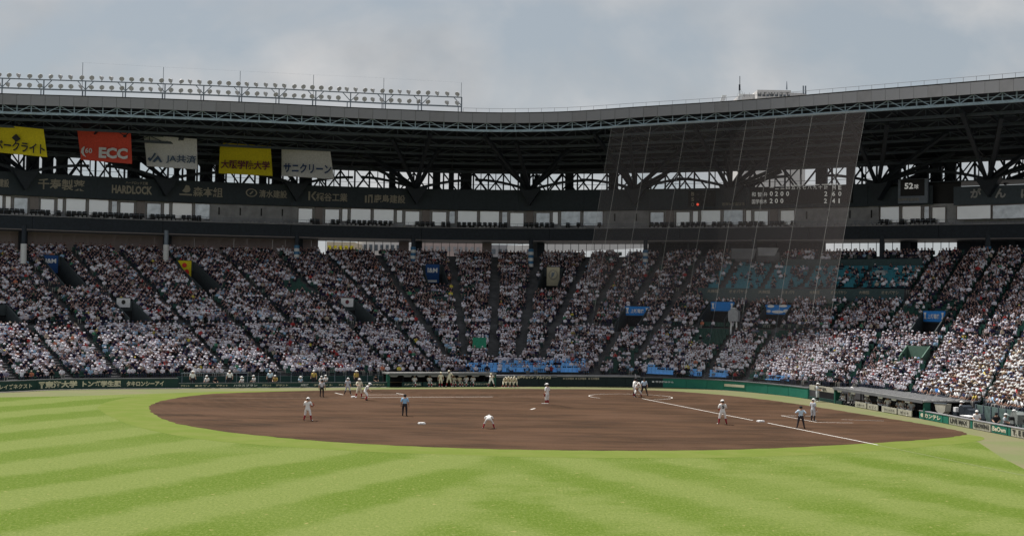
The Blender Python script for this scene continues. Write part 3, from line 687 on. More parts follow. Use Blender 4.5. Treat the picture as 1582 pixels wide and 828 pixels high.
# ================================================================== ROOF
Rk = [(-150, 156, 143), (0, 161.5, 147), (200, 167.5, 149.5), (400, 175.5, 150.5), (600, 185, 152.5), (780, 190.5, 153.7), (880, 188.5, 153.5), (980, 182, 152.5), (1120, 173.5, 149), (1333, 158, 136), (1582, 140, 120), (1720, 129, 112)]
Rc = Crv([k[0] for k in Rk], [P(*k) for k in Rk])
def RF(px):
    p = Rc(px); e = Rc(px+6)-Rc(px-6); e[2] = 0; e = norm(e); return p, e, V(-e[1], e[0], 0)
RW = Crv([-150, 0, 400, 780, 1100, 1338, 1582, 1720], [[q, 0, 0] for q in (-215, -55, 350, 780, 1150, 1400, 1650, 1790)])
def rear(px):
    q = RW(px)[0]; return DP(q, 6.4, 9.55)
def RU(px, w, up=0.):                    # point on the underside of the roof trusses
    a = Rc(px); b_ = rear(px); a = a+V(0, 0, -.95)*1.0; p = a+(b_-a)*w; p[2] += .35*math.sin(math.pi*w)+up; return p
RX = np.arange(-150, 1721, 22.); fascia_2 = mat('weathered_fascia_sheet', (.222, .222, .235), .65, var=.1, scale=.8)
mb = MB()
for a, b_ in zip(RX[:-1], RX[1:]):
    pa, ea, oa = RF(a); pb, eb, ob = RF(b_)
    pb = pb-ea*.03; mb = MB(); z1 = 1.16
    mb.quad(pa, pb, pb+V(0, 0, z1), pa+V(0, 0, z1)); mb.quad(pa+oa*.12, pb+ob*.12, pb, pa); mb.quad(pa+V(0, 0, z1), pb+V(0, 0, z1), pb+ob*.3+V(0, 0, z1), pa+oa*.3+V(0, 0, z1))
    mb.quad(pa, pa+V(0, 0, z1), pa+oa*.12+V(0, 0, z1), pa+oa*.12); mb.quad(pb, pb+ob*.12, pb+ob*.12+V(0, 0, z1), pb+V(0, 0, z1))
    mb.build('fascia_panel', fascia_m if int(a/22) % 5 else fascia_2, gs)
mb = MB()
for a, b_ in zip(RX[:-1], RX[1:]):
    pa, ea, oa = RF(a); pb, eb, ob = RF(b_); mb.quad(pa+oa*.1, pb+ob*.1, pb+ob*.1+V(0, 0, 1.14), pa+oa*.1+V(0, 0, 1.14))
mb.build('fascia_backing', steel_dark, gs)
mb = MB(); mt = MB(); edge = MB()
ws = [0, .1, .3, .55, .8, 1.0]
def roofz(px, w): p = RU(px, w); p[2] += [1.25, 1.25, 1.2, 1.0, .7, .3][int(round(np.interp(w, ws, range(6))))] if True else 0; return p
for a, b_ in zip(RX[:-1], RX[1:]):
    for w0, w1 in zip(ws[:-1], ws[1:]):
        A, B_, C_, D_ = roofz(a, w0), roofz(b_, w0), roofz(b_, w1), roofz(a, w1)
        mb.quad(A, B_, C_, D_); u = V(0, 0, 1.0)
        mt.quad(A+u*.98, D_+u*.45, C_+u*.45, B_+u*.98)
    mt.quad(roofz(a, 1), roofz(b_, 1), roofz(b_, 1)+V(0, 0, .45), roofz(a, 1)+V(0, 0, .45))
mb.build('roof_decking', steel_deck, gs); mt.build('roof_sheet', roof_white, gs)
# pale lattice girder along the front edge, bay by bay
for a, b_ in zip(RX[:-1], RX[1:]):
    mbx = MB(); pa, ea, oa = RF(a); pb, eb, ob = RF(b_); ia, ib = pa+oa*.45, pb+ob*.45
    mbx.bar(ia+V(0, 0, -.88), ib+V(0, 0, -.88), .32, .26); mbx.bar(ia+V(0, 0, -.85), ia+V(0, 0, .1), .11)
    mid = (ia+ib)/2
    if int(a/22) % 2: mbx.bar(ia+V(0, 0, -.8), ib+V(0, 0, .05), .09)
    else: mbx.bar(ib+V(0, 0, -.8), ia+V(0, 0, .05), .09)
    mbx.bar(ia+V(0, 0, -.35), ib+V(0, 0, -.35), .05); mbx.build('edge_girder', steel_edge, gs)
steel_pur = mat('dim_blue_steel', (.075, .095, .12), .6, .1, var=.15)
# longitudinal trusses
for w in (.17, .36, .55, .74, .92):
    for a, b_ in zip(RX[:-1:2], RX[2::2]):
        mbx = MB(); A, B_ = RU(a, w), RU(b_, w); u = V(0, 0, 1.0*(1-w*.75)+.15); Mi = (A+B_)/2
        mbx.bar(A, B_, .26, .30); mbx.bar(A+u, B_+u, .14); mbx.bar(A, Mi+u, .10); mbx.bar(Mi+u, B_, .10); mbx.bar(Mi, Mi+u, .09)
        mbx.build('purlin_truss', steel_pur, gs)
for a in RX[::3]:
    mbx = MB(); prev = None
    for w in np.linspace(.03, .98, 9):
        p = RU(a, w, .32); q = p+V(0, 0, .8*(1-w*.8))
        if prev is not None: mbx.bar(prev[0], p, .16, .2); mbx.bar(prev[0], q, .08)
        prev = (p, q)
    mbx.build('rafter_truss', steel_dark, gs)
# knee braces: fans of struts below the purlins
for w in (.26, .45, .64):
    for a in RX[1::4]:
        mbx = MB(); c = RU(a, w, -.05)
        for dx, dw in ((-16, 0), (16, 0), (-10, .06), (10, -.06), (0, .09)): mbx.bar(c, RU(a+dx, w+dw, .95*(1-w*.6)), .09)
        mbx.box(c, .35, .35, .3, RF(a)[1]); mbx.build('strut_fan', steel_dark, gs)
# rear lattice standing on the deck roof; daylight shows through it
def gap_pt(px, up, off=6.2): return DP(px, off, up)
for i, a in enumerate(np.arange(X0, X1-20, 22.)):
    mbx = MB(); b_ = a+22; r_ = rng.random()
    mbx.bar(gap_pt(a, 7.0), gap_pt(a, 9.9), .22); mbx.bar(gap_pt(a, 7.1), gap_pt(b_, 7.1), .18)
    if r_ < .4: mbx.bar(gap_pt(a, 7.1), gap_pt(b_, 9.8), .20)
    elif r_ < .8: mbx.bar(gap_pt(b_, 7.1), gap_pt(a, 9.8), .20)
    if r_ < .2 or r_ > .75: mbx.bar(gap_pt(a, 7.1, 4.), gap_pt(b_, 9.8, 5.), .17); mbx.bar(gap_pt(b_, 7.1, 4.), gap_pt(a, 9.8, 5.), .17)
    if r_ > .5: mbx.bar(gap_pt(a+11, 7.0, 5.), gap_pt(a+11, 9.9, 5.), .12)
    mbx.bar(gap_pt(a, 8.3, 6.5), gap_pt(b_, 8.3, 6.5), .05)
    if rng.random() < .35: c, e, o_ = DF(a+11); mbx.box(c+o_*5.2+V(0, 0, 8.4), .6+rng.random()*1.0, .5, 2.8, e)
    mbx.build('rear_lattice', steel_dark, gs)
# branching brackets at every column line
for q in [37, 253, 457, 641, 818, 980, 1128, 1357, 1527]:
    mbx = MB(); c, e, o_ = DF(q); h0 = 4.9
    a = c-o_*.35+V(0, 0, h0); tl, tr = c-o_*.6+V(0, 0, 7.15)-e*1.5, c-o_*.6+V(0, 0, 7.15)+e*1.5
    mbx.prism([a, tr, tl], o_*1.4)
    fr = min(1700, max(-140, q+(780-q)*-.02)); top = c+V(0, 0, 7.0)
    for dx, w in (((-55, .55), (48, .45), (-24, .25), (30, .80), (-40, .85)) if q > 500 else ((30, .9), (-40, .92))):
        mbx.bar(top, RU(min(1715, max(-145, fr+dx)), w, .1), .42, .42)
    if q > 500: mbx.bar(top-e*.3, RU(fr+(30 if q < 780 else -70), .12, .1), .4, .4)
    mbx.bar(top+o_*5, RU(fr, .97, 0), .6, .6)
    # arch ribs left and right
    for s_ in (-1, 1):
        pr = top
        for k in range(1, 7):
            u = k/6; p = top+e*s_*7.6*u+V(0, 0, 1.35*math.sin(u*math.pi/2)); mbx.bar(pr, p, .26, .34); pr = p
    mbx.build('branching_bracket', steel_dark, gs)
# white railing and sheet lip on the roof, right of the floodlights
mbx = MB(); xs = np.arange(716, 1715, 20.)
for a, b_ in zip(xs[:-1], xs[1:]):
    pa, ea, oa = RF(a); pb, eb, ob = RF(b_); u = V(0, 0, 1.16)
    mbx.bar(pa+oa*1.2+u+V(0, 0, .75), pb+ob*1.2+u+V(0, 0, .75), .035); mbx.bar(pa+oa*1.2+u, pa+oa*1.2+u+V(0, 0, .75), .035)
mbx.build('roof_railing', roof_white, gs)
mbx = MB()
for a, b_ in zip(RX[:-1], RX[1:]):
    pa, ea, oa = RF(a); pb, eb, ob = RF(b_); h = .06
    mbx.quad(pa+oa*.31+V(0, 0, 1.1), pb+ob*.31+V(0, 0, 1.1), pb+ob*.7+V(0, 0, 1.16+h), pa+oa*.7+V(0, 0, 1.16+h)); mbx.quad(pa+oa*.7+V(0, 0, 1.16+h), pb+ob*.7+V(0, 0, 1.16+h), pb+ob*3+V(0, 0, 1.2+h), pa+oa*3+V(0, 0, 1.2+h))
mbx.build('roof_lip', roof_white, gs)

# ---- floodlight rack
fr0 = Rc(300); rack = thing('floodlight_rack', 'long steel rack of small floodlights in two rows on the left roof edge', 'floodlights', fr0)
posts = [-60, 2, 66, 130, 192, 253, 313, 372, 430, 487, 541, 595, 651, 713]
def FR(px, up, off=.5): p, e, o_ = RF(px); return p+o_*off+V(0, 0, 1.16+up)
for px in posts:
    MB().bar(FR(px, 0), FR(px, 1.92), .12).build('post', steel_mid, rack)
    if px > -50: MB().bar(FR(px-5, 0, .9), FR(px-5, .85, .9), .1).build('post', steel_mid, rack)
for a, b_ in zip(posts[:-1], posts[1:]):
    for up, w in ((1.9, .12), (.80, .16)): MB().bar(FR(a, up), FR(b_, up), w).build('rail', steel_mid, rack)
    MB().bar(FR(a, .9), FR(a+12, 1.85), .09).build('brace', steel_mid, rack); MB().bar(FR(b_, .9), FR(b_-12, 1.85), .09).build('brace', steel_mid, rack)
fm = MB(); fm.tube((0, 0, .02), (0, 0, .18), .05, n=6); fm.bar((-.22, 0, .2), (.22, 0, .2), .04)
fm.tube((0, .12, .47), (0, -.10, .33), .13, .27, n=10); fm.tube((0, -.10, .33), (0, -.13, .31), .28, .28, n=10)
fmesh = bpy.data.meshes.new('floodlight'); fmesh.from_pydata(fm.v, [], fm.f); fmesh.materials.append(mat('weathered_lamp_housing', (.46, .46, .47), .6, .0, var=.1))
for a, b_ in zip(posts[:-1], posts[1:]):
    for up in (1.94, .86):
        for j in range(4):
            if up < 1 and rng.random() < .06: continue
            p, e, o_ = RF(a+(b_-a)*(j+.6)/4); o = bpy.data.objects.new('floodlight', fmesh); COL.objects.link(o); o.parent = rack
            o.location = Vector([float(q) for q in FR(a+(b_-a)*(j+.6)/4, up)])-rack.location; o.rotation_euler = (rng.normal(0, .08), 0, math.atan2(e[1], e[0])+rng.choice([-.9, -.7, .1, .5])+rng.normal(0, .12)); o.scale = (1.05,)*3
for px, py in ((125, 97), (250, 104), (369, 110), (483, 116), (592, 121), (712, 128)):
    p = FR(px, 0); top = P(px, py, p[1]); MB().bar(p, V(p[0], p[1], top[2]), .05).build('lightning_rod', steel_mid, rack)
    rods = None
tops = [P(px, py, FR(px, 0)[1]) for px, py in ((125, 97), (250, 104), (369, 110), (483, 116), (592, 121), (712, 128))]
mbx = MB()
for a, b_ in zip(tops[:-1], tops[1:]): mbx.bar(a, b_, .006)
mbx.build('lightning_wire', steel_mid, rack)
# two white aerial panels and a mast on the roof
for px, py, lab in ((1116, 154, 'small white aerial panel on the roof edge, left of the thin mast'), (1142, 152, 'small white aerial panel on the roof edge at the foot of the thin mast')):
    d_ = Rc(px)[1]+1.5; c = P(px, py, d_); base = P(px-2, py+10, d_); t_ = thing('aerial', lab, 'aerial', base)
    m2 = MB(); m2.prism([c+V(-.35, 0, -.45), c+V(.15, 0, -.45), c+V(.5, 0, .5), c+V(-.02, 0, .5)], (0, .15, 0)); m2.build('panel', white_m, t_)
    MB().bar(base, c+V(0, .2, -.4), .12).build('mast', steel_mid, t_); MB().box(base+V(.2, 0, .05), 1.4, .5, .12).build('foot', steel_mid, t_)
d_ = Rc(1143)[1]+6
t_ = thing('roof_mast', 'thin mast standing on the roof left of the white hotel block', 'mast', P(1143, 160, d_))
MB().bar(P(1143, 160, d_), P(1143, 118, d_), .07).build('pole', steel_dark, t_); MB().bar(P(1142.6, 140, d_), P(1142.6, 131, d_), .18).build('sensor', steel_dark, t_)
MB().bar(P(1143, 136, d_), P(1137, 156, d_), .02).build('guy_wire', steel_dark, t_); MB().bar(P(1143, 136, d_), P(1150, 150, d_), .02).build('guy_wire', steel_dark, t_)

# ================================================================== BUILDINGS BEHIND
def building(px0, px1, pytop, d, m, name, label, win=None, dep=14, cat='building', base=0.):
    a, b_ = P(px0, pytop, d), P(px1, pytop, d); zt = max(a[2], b_[2]); w = b_[0]-a[0]; c = V((a[0]+b_[0])/2, d+dep/2, base)
    t_ = thing(name, label, cat, c); MB().box(c+V(0, 0, (zt-base)/2), w, dep, zt-base).build('wall', m, t_)
    if win:
        nx, fl, wz, wm = win
        for k in range(nx):
            for f in range(fl):
                z = zt-1.6-f*3.1
                if z < 8: continue
                x = a[0]+(k+.5)*w/nx; m2 = MB(); m2.box((x, d-.03, z), w/nx*.55, .14, wz); m2.build('window', wm, t_)
    return t_, zt, a, b_
hotel_m = mat('white_render', (.62, .61, .60), .8, var=.04); beige_m = mat('beige_render', (.55, .48, .36), .8, var=.08); pink_m = mat('pinkish_render', (.42, .34, .32), .8, var=.08); glass_d = mat('dark_window_glass', (.10, .12, .14), .15, var=.1, spec=.6)
t_, zt, a, b_ = building(1170, 1222, 140, 380, hotel_m, 'hotel_building', 'white hotel tower top with grey roof letters rising behind the roof', (8, 1, .6, glass_d))
text('H E W I T T', P(1195, 146.2, 379.7), 9.4, 1.15, (1, 0, 0), t_, ink_dark, bold=.0)
c = P(1186, 146, 386); MB().box((P(1160, 146, 384)[0], 390, P(1160, 146, 384)[2]/2), 6.5, 12, P(1160, 146, 384)[2]).build('wing', hotel_m, t_)
MB().box((P(1232, 145, 384)[0], 390, P(1232, 143, 384)[2]/2), 5.5, 10, P(1232, 143, 384)[2]).build('wing', hotel_m, t_)
mbx = MB()
for px in range(1150, 1240, 8):
    top = P(px, 139.5 if 1170 < px < 1222 else 143.5, 380.5); mbx.bar(top, top-V(0, 0, 1.4), .08)
mbx.build('roof_rail', conc_light, t_)
MB().tube(P(1215.5, 139, 381), P(1215.5, 126, 381), .22, .08, n=6).build('aerial_pole', steel_mid, t_)
for px in (1241, 1244.5): MB().bar(P(px, 146, 383), P(px, 133, 383), .35).build('aerial_pole', steel_mid, t_)
building(505, 548, 374, 262, beige_m, 'apartment_block', 'cream block with yellow-lit stripes seen under the deck, right of the grey strut', (5, 2, 1.6, yellow_c))
building(552, 628, 372, 275, hotel_m, 'apartment_block', 'pale block with small windows seen under the deck, left of the fourth column', (9, 2, 1.3, glass_d))
building(636, 752, 373, 250, pink_m, 'apartment_block', 'dull pink block seen under the deck between the fourth and fifth columns', (13, 2, .9, conc_light))
t_, zt, a, b_ = building(758, 818, 379, 300, conc_light, 'office_block', 'low grey block seen under the deck just left of the fifth column', (6, 1, 1.2, glass_d))
# elevated road seen as a slanting pale band
A, B_ = P(800, 386, 235), P(1010, 376, 260); t_ = thing('elevated_road', 'pale slanting elevated road seen under the deck right of the fifth column', 'viaduct', (A[0], A[1], 0))
MB().bar(A, B_, 6, 1.6).build('road_deck', hotel_m, t_)
for u in (.05, .35, .65, .95): p = A+(B_-A)*u; MB().bar(V(p[0], p[1], 0), p-V(0, 0, .8), 1.2).build('pier', conc_light, t_)
MB().bar(A+V(0, -2.9, 1.3), B_+V(0, -2.9, 1.3), .1, .9).build('parapet', conc_light, t_)

# ================================================================== SIGNS AND BANNERS
def SPt(px, py, off=.93):               # point on the face of the sign band
    p, e, o_ = DF(px); q = p+o_*off; return P(px, py, q[1]), e
def word(body, px, py, wpx, hpx, m, parent=gs, off=.93, bold=.02, name='lettering'):
    c, e = SPt(px, py, off); s_ = c[1]/FPX; up = c[2]-DF(px)[0][2]; return text_bend(body, DF, px-wpx/2, px+wpx/2, up, hpx*s_, parent, m, off-.05, bold, name)
word('建設', 6, 283, 16, 13, letter_dull); word('千寿製薬', 95, 285.5, 72, 17, letter_dull); word('HARDLOCK', 203, 293.5, 62, 13, letter_dull, bold=.04); word('ハードロック工業', 210, 283, 34, 4.5, letter_dull)
word('森本組', 320, 297, 46, 15, letter_dull); word('清水建設', 422, 300, 44, 12, letter_dull); word('梶谷工業', 513, 305, 48, 13, letter_dull); word('鹿島建設', 601, 307.5, 48, 13, letter_dull)
def mark(kind, px, py, r, m, off=.93):
    c, e = SPt(px, py, off); s_ = c[1]/FPX*r; u = V(0, 0, 1); n_ = -V(-e[1], e[0], 0); mb = MB()
    if kind == 'ring':
        for k in range(20):
            a, b_ = 2*math.pi*k/20, 2*math.pi*(k+1)/20
            mb.quad(*[c+e*s_*1.35*rr_*math.cos(t_)+u*s_*rr_*math.sin(t_)+n_*.03 for t_, rr_ in ((a, .78), (a, 1), (b_, 1), (b_, .78))])
        mb.quad(*[c+e*s_*x+u*s_*y+n_*.03 for x, y in ((-.5, -.3), (-.2, -.45), (.5, .3), (.2, .45))])
    elif kind == 'leaf':
        mb.add([c+e*s_*x+u*s_*y+n_*.03 for x, y in ((-.7, -.2), (-.3, .3), (0, 1), (.6, .9), (.9, .2), (.7, -.3), (0, -.5))], [tuple(range(7))]); mb.quad(*[c+e*s_*x+u*s_*y+n_*.03 for x, y in ((-1.2, -1), (1.2, -1), (1.2, -.7), (-1.2, -.7))])
    elif kind == 'K':
        for q in (((-.8, -1), (-.4, -1), (-.4, 1), (-.8, 1)), ((-.2, -.1), (.6, -1), (1, -1), (.1, .1)), ((-.2, .1), (.1, -.1), (1, 1), (.5, 1))): mb.quad(*[c+e*s_*x+u*s_*y+n_*.03 for x, y in q])
    elif kind == 'bars':
        for q in (((-.9, -1), (-.5, -1), (-.5, .6), (-.9, .6)), ((-.2, -1), (.1, -1), (.1, .8), (-.2, .8)), ((-.2, .8), (.8, .8), (.8, .4), (-.2, .4)), ((.5, -1), (.8, -1), (.8, .4), (.5, .4))): mb.quad(*[c+e*s_*x+u*s_*y+n_*.03 for x, y in q])
    return mb.build('emblem', m, gs)
mark('leaf', 287, 294, 8, letter_dull); mark('ring', 388.5, 298, 6.5, letter_dull); mark('K', 482, 303, 7, letter_dull); mark('bars', 570, 306.5, 7, letter_dull)
for ch, px in (('が', 1505), ('ん', 1543), ('ば', 1583)): word(ch, px, 298.5, 17, 15, letter_cream if False else mat('pale_letters', (.42, .42, .42), .7, var=.1), off=.5, bold=.04)
# scoreboard
c, e = SPt(1232, 300, .85); sbd = thing('scoreboard', 'long black scoreboard with rows of white inning figures behind the net', 'scoreboard', c)
deck_box('board', black_m, 1155, 1312, .78, .98, 4.75, 7.0, step=40, parent=sbd)
for ch, px in zip('一二三四五六七八九十計', (1189, 1197.3, 1205.6, 1214, 1222.4, 1230.7, 1239, 1247.4, 1255.7, 1264, 1272.6)): word(ch, px, 289.5, 6.0, 6.0 if ch != '一' else 1.0, led_white, sbd, .74, bold=0)
for ch, px, py in (('H', 1285, 289.5), ('E', 1294, 289.5)) + tuple((c_, x_, 299.5) for c_, x_ in zip('0200260', (1188.5, 1196.5, 1205, 1213.7, 1272.5, 1284.5, 1294))) + tuple((c_, x_, 310.5) for c_, x_ in zip('200241', (1188.5, 1196.5, 1205, 1272, 1284.5, 1293))):
    word(ch, px, py, 1.8 if ch == '1' else 4.6, 7.2, led_white, sbd, .74, bold=.015)
for ch, px in (('和', 1161.5), ('智', 1170.5), ('弁', 1179.5)): word(ch, px, 300.5, 6, 7, led_white, sbd, .74, bold=0)
word('国学栃木', 1170.5, 311.5, 23, 7, led_white, sbd, .74, bold=0)
c, e = SPt(1085, 306, .9); bso = thing('count_board', 'dark count board with letters B S O and one red lamp, left of the scoreboard', 'count board', c)
deck_box('board', black_m, 1061, 1102, .82, .99, 4.65, 6.75, step=20, parent=bso)
for ch, py in (('B', 300), ('S', 308), ('O', 316)): word(ch, 1068, py, 4.6, 6, letter_dull, bso, .78, bold=.03)
for r_, py in enumerate((300, 308, 316)):
    for k in range(3 if r_ == 0 else 2):
        c, e = SPt(1078+k*9, py, .8); MB().tube(c, c+V(e[1], -e[0], 0)*.08, .17, n=10).build('lamp', led_red if (r_ == 2 and k == 0) else lamp_off, bso)
word('阪神甲子園球場', 1130, 315.5, 34, 5, letter_dull, gs, .93, bold=0)
c, e = SPt(1406, 297, .7); spd = thing('pitch_count_board', 'square black screen showing 52 with a character, right of the net', 'screen', c)
deck_box('frame', steel_mid, 1384, 1430, .60, .98, 4.45, 7.45, step=20, parent=spd); deck_box('screen', black_m, 1388, 1425, .54, .6, 5.35, 7.4, step=20, parent=spd)
word('52', 1401.5, 287.5, 13.5, 9.5, led_white, spd, .5, bold=.03); word('球', 1413, 288.5, 7, 7, led_white, spd, .5, bold=.02); word('阪神甲子園球場', 1401, 308.5, 32, 5, letter_dull, spd, .56, bold=0)
for a, b_, py in ((1222, 1234, 282), (1240, 1262, 281.5), (1266, 1290, 281)):
    deck_box('light_strip', led_white, a, b_, .7, .8, 7.12, 7.2, step=20)

def banner(corners, m, label, cat='banner', group='sponsor banners hung below the roof', dep=-5.5, curve=.5, name='hanging_banner'):
    (x0, y0), (x1, y1), (x2, y2), (x3, y3) = corners; d_ = DF((x0+x1)/2)[0][1]+dep
    def B(u, v): x = (x0*(1-u)+x1*u)*(1-v)+(x3*(1-u)+x2*u)*v; y = (y0*(1-u)+y1*u)*(1-v)+(y3*(1-u)+y2*u)*v; p = P(x, y, d_+curve*math.sin(v*2.6)+.10*math.sin(u*13+v*2)*v); return p
    t_ = thing(name, label, cat, B(.5, 0), group); mb = MB(); nu, nv = 8, 10
    for side, dy in ((0, 0), (1, .04)):
        for i in range(nu):
            for j in range(nv):
                q = [B(i/nu, j/nv), B((i+1)/nu, j/nv), B((i+1)/nu, (j+1)/nv), B(i/nu, (j+1)/nv)]; q = [p+V(0, dy, 0) for p in q]; mb.quad(*(q if side else q[::-1]))
    mb.build('cloth', m, t_, smooth=True); MB().tube(B(0, 0)+V(0, .02, 0), B(1, 0)+V(0, .02, 0), .07).build('top_bar', steel_dark, t_); MB().tube(B(0, 1)+V(0, .02, 0), B(1, 1)+V(0, .02, 0), .05).build('bottom_bar', m, t_)
    for u in (.1, .5, .9): p = B(u, 0); MB().bar(p, p+V(0, 0, 1.8), .05).build('hanging_strap', steel_dark, t_)
    return t_, d_
def bword(t_, d_, body, px, py, w, h, m, slope=0., bold=.02, curve=.5, v=.7):
    s_ = d_/FPX; return text(body, P(px, py, d_+curve*math.sin(v*2.6)-.35), w*s_, h*s_, V(1, 0, -slope), t_, m, bold=bold)
def gquad(t_, d_, pts, m, name='emblem', curve=.5, v=.7):
    mb = MB(); mb.add([P(x, y, d_+curve*math.sin(v*2.6)-.33) for x, y in pts], [tuple(range(len(pts)))[::-1]]); return mb.build(name, m, t_)
t_, d_ = banner([(-32, 189), (67, 199), (73, 242.5), (-30, 232.5)], yellow_c, 'yellow banner with black writing and a dark diamond, leftmost under the roof')
bword(t_, d_, '友ベークライト', 24, 226, 92, 17, ink_dark, .1, .03); gquad(t_, d_, [(18, 213), (25, 207), (32, 215), (25, 220)], ink_dark)
t_, d_ = banner([(119, 199), (202, 203), (204, 253.0), (125, 246.5)], red_c, 'red banner with large white letters, second from the left under the roof')
bword(t_, d_, 'ECC', 175, 237, 45, 17, whitec, .03, .05); bword(t_, d_, '60', 137, 233, 11, 8, whitec, .03)
bword(t_, d_, 'GLOBAL NETWORK', 173, 224.5, 42, 3, whitec, .03, 0) if False else None
gquad(t_, d_, [(130, 226), (126, 230), (125, 236), (129, 241), (133, 243), (130, 238), (129, 233), (131, 228)], whitec)
t_, d_ = banner([(222, 208), (304, 214), (305, 261.5), (227, 256.5)], whitec, 'white banner with slate letters, third from the left under the roof')
bword(t_, d_, 'JA共済', 280, 246.5, 47, 14, ink_blue, .04, .02)
for q in ([(228, 246), (232, 250), (241, 238), (239, 236), (233, 245), (230, 243)], [(235, 250), (244, 240), (251, 251), (247, 251), (244, 246), (239, 251)]): gquad(t_, d_, q, ink_blue)
t_, d_ = banner([(340, 220), (418, 225), (421, 271.5), (338, 267.5)], yellow_c, 'yellow banner with brown characters, fourth from the left under the roof')
bword(t_, d_, '大阪学院大学', 379, 255, 76, 14, ink_brown, .02, .03)
t_, d_ = banner([(435, 228), (510, 232), (516, 276.5), (435, 271.5)], whitec, 'white banner with navy kana characters, rightmost of the five under the roof')
bword(t_, d_, 'サニクリーン', 475, 260.5, 74, 15, ink_navy, .02, .03)

# banners over the tunnel mouths
def tun_banner(px, w, h, m, label, lab2=None, ink=letter_white, drop=0., shape=None, emblem=False):
    c, ex, oy, zt = tun_face[px]; n_ = V(ex[1], -ex[0], 0); top = zt+.15-drop; t_ = thing('tunnel_banner', label, 'banner', V(c[0], c[1], top-h)-0, 'banners hung over the tunnel mouths')
    c = c+n_*.12
    pts = shape or [(-.5, 0), (.5, 0), (.5, -1), (-.5, -1)]
    mb = MB(); mb.prism([V(*(c+ex*w*x)[:2], top+h*y) for x, y in pts], -n_*.05); mb.build('cloth', m, t_)
    MB().bar(V(*(c-ex*w/2)[:2], top), V(*(c+ex*w/2)[:2], top), .06).build('top_bar', steel_dark, t_)
    if lab2: text(lab2, V(*(c+n_*.04)[:2], top-h*.33), w*.72, h*.25, ex, t_, ink, bold=.03)
    return t_, c, ex, n_, top
def blob(t_, c, ex, n_, z, w, h, m, pts, name='emblem'):
    mb = MB(); mb.add([V(*(c+ex*w*x+n_*.05)[:2], z+h*y) for x, y in pts], [tuple(range(len(pts)))]); return mb.build(name, m, t_)
circ = [(.5*math.cos(a), .5*math.sin(a)) for a in np.linspace(0, 2*math.pi, 17)[:-1]]
t_, c, ex, n_, z = tun_banner(95, 1.7, 2.2, navy_c, 'navy banner with pale letters hung in the upper stand at the far left', 'I&M', shape=[(-.5, 0), (.5, 0), (.5, -1), (.05, -1)])
t_, c, ex, n_, z = tun_banner(305, 1.7, 2.4, yellow_c, 'yellow pointed pennant with red figures hung in the upper stand', shape=[(-.5, 0), (.5, 0), (.5, -1), (.1, -.7)])
blob(t_, c, ex, n_, z-.6, .6, .6, ink_red, circ); blob(t_, c+ex*.3, ex, n_, z-1.5, .6, .8, ink_red, circ)
t_, c, ex, n_, z = tun_banner(672, 1.8, 2.5, navy_c, 'navy vertical banner with white letters hung near the middle of the upper stand', 'I&M'); blob(t_, c, ex, n_, z-2.25, 1.2, .3, letter_white, [(-.5, -.5), (.5, -.5), (.5, .5), (-.5, .5)], 'stripe')
t_, c, ex, n_, z = tun_banner(850, 1.7, 2.5, beige_c, 'beige vertical banner with a round grey emblem right of the middle of the upper stand')
blob(t_, c, ex, n_, z-1.05, 1.25, 1.35, letter_dull, circ); blob(t_, c+n_*.02, ex, n_, z-1.05, .95, 1.05, beige_c, circ); blob(t_, c+n_*.03, ex, n_, z-1.05, .5, .9, steel_mid, [(-.5, -.5), (.1, -.2), (.5, .5), (.0, .3), (-.4, .4)])
for px, lab in ((975, 'bright blue wide banner with white marks, nearest the middle of the stand'), (1108, 'blue wide banner above the empty seats left of the covered camera'), (1436, 'blue wide banner over the dark tunnel near the right edge')):
    t_, c, ex, n_, z = tun_banner(px, 3.0, 1.15, blue_c, lab)
    if px != 1108: text('上新電機', V(*(c+n_*.06)[:2], z-.6), 1.6, .5, ex, t_, letter_white, bold=.02)
    for s_ in (-1, 1): blob(t_, c+ex*s_*1.2, ex, n_, z-.58, .35, .75, letter_white, [(-.5, -.4), (.5, -.4), (.2, 0), (.5, .5), (-.5, .5), (-.2, 0)])
t_, c, ex, n_, z = tun_banner(1197, 3.3, 1.15, blue_c, 'blue wide banner printed with white clouds right of the covered camera')
for dx, dz, w, h in ((-.9, -.2, .9, .35), (.7, -.15, 1.1, .3), (0, -.85, 1.6, .35), (1.1, -.75, .8, .4), (-1.2, -.8, .6, .35)): blob(t_, c+ex*dx, ex, n_, z+dz, w, h, letter_white, circ, 'printed_cloud')
t_, c, ex, n_, z = tun_banner(203, 1.5, 1.1, whitec, 'white square notice over the second dark tunnel from the left', drop=-.2); blob(t_, c, ex, n_, z-.5, .45, .5, ink_dark, circ)
t_, c, ex, n_, z = tun_banner(551, 1.5, 1.1, whitec, 'white square notice over the dark tunnel left of the middle', drop=-.2); blob(t_, c, ex, n_, z-.5, .45, .5, ink_brown, circ)
# green screen with lettering low in the middle, small screen at upper right
def standpt(px, py): t_, v_ = inv(px, py); return S(t_, v_), frame_at(t_, v_)
p, (ex, oy) = standpt(739, 548); gscr = thing('green_notice', 'small dark green notice board among the spectators just above the blue seats', 'notice board', p)
MB().box(p-oy*.3+V(0, 0, 1.35), 1.6, .12, 1.2, ex).build('board', mat('emerald_board', (.02, .22, .13), .6, var=.3, scale=6), gscr)
for s_ in (-.6, .6): MB().bar(p-oy*.25+ex*s_, p-oy*.25+ex*s_+V(0, 0, 1.0), .06).build('leg', steel_dark, gscr)
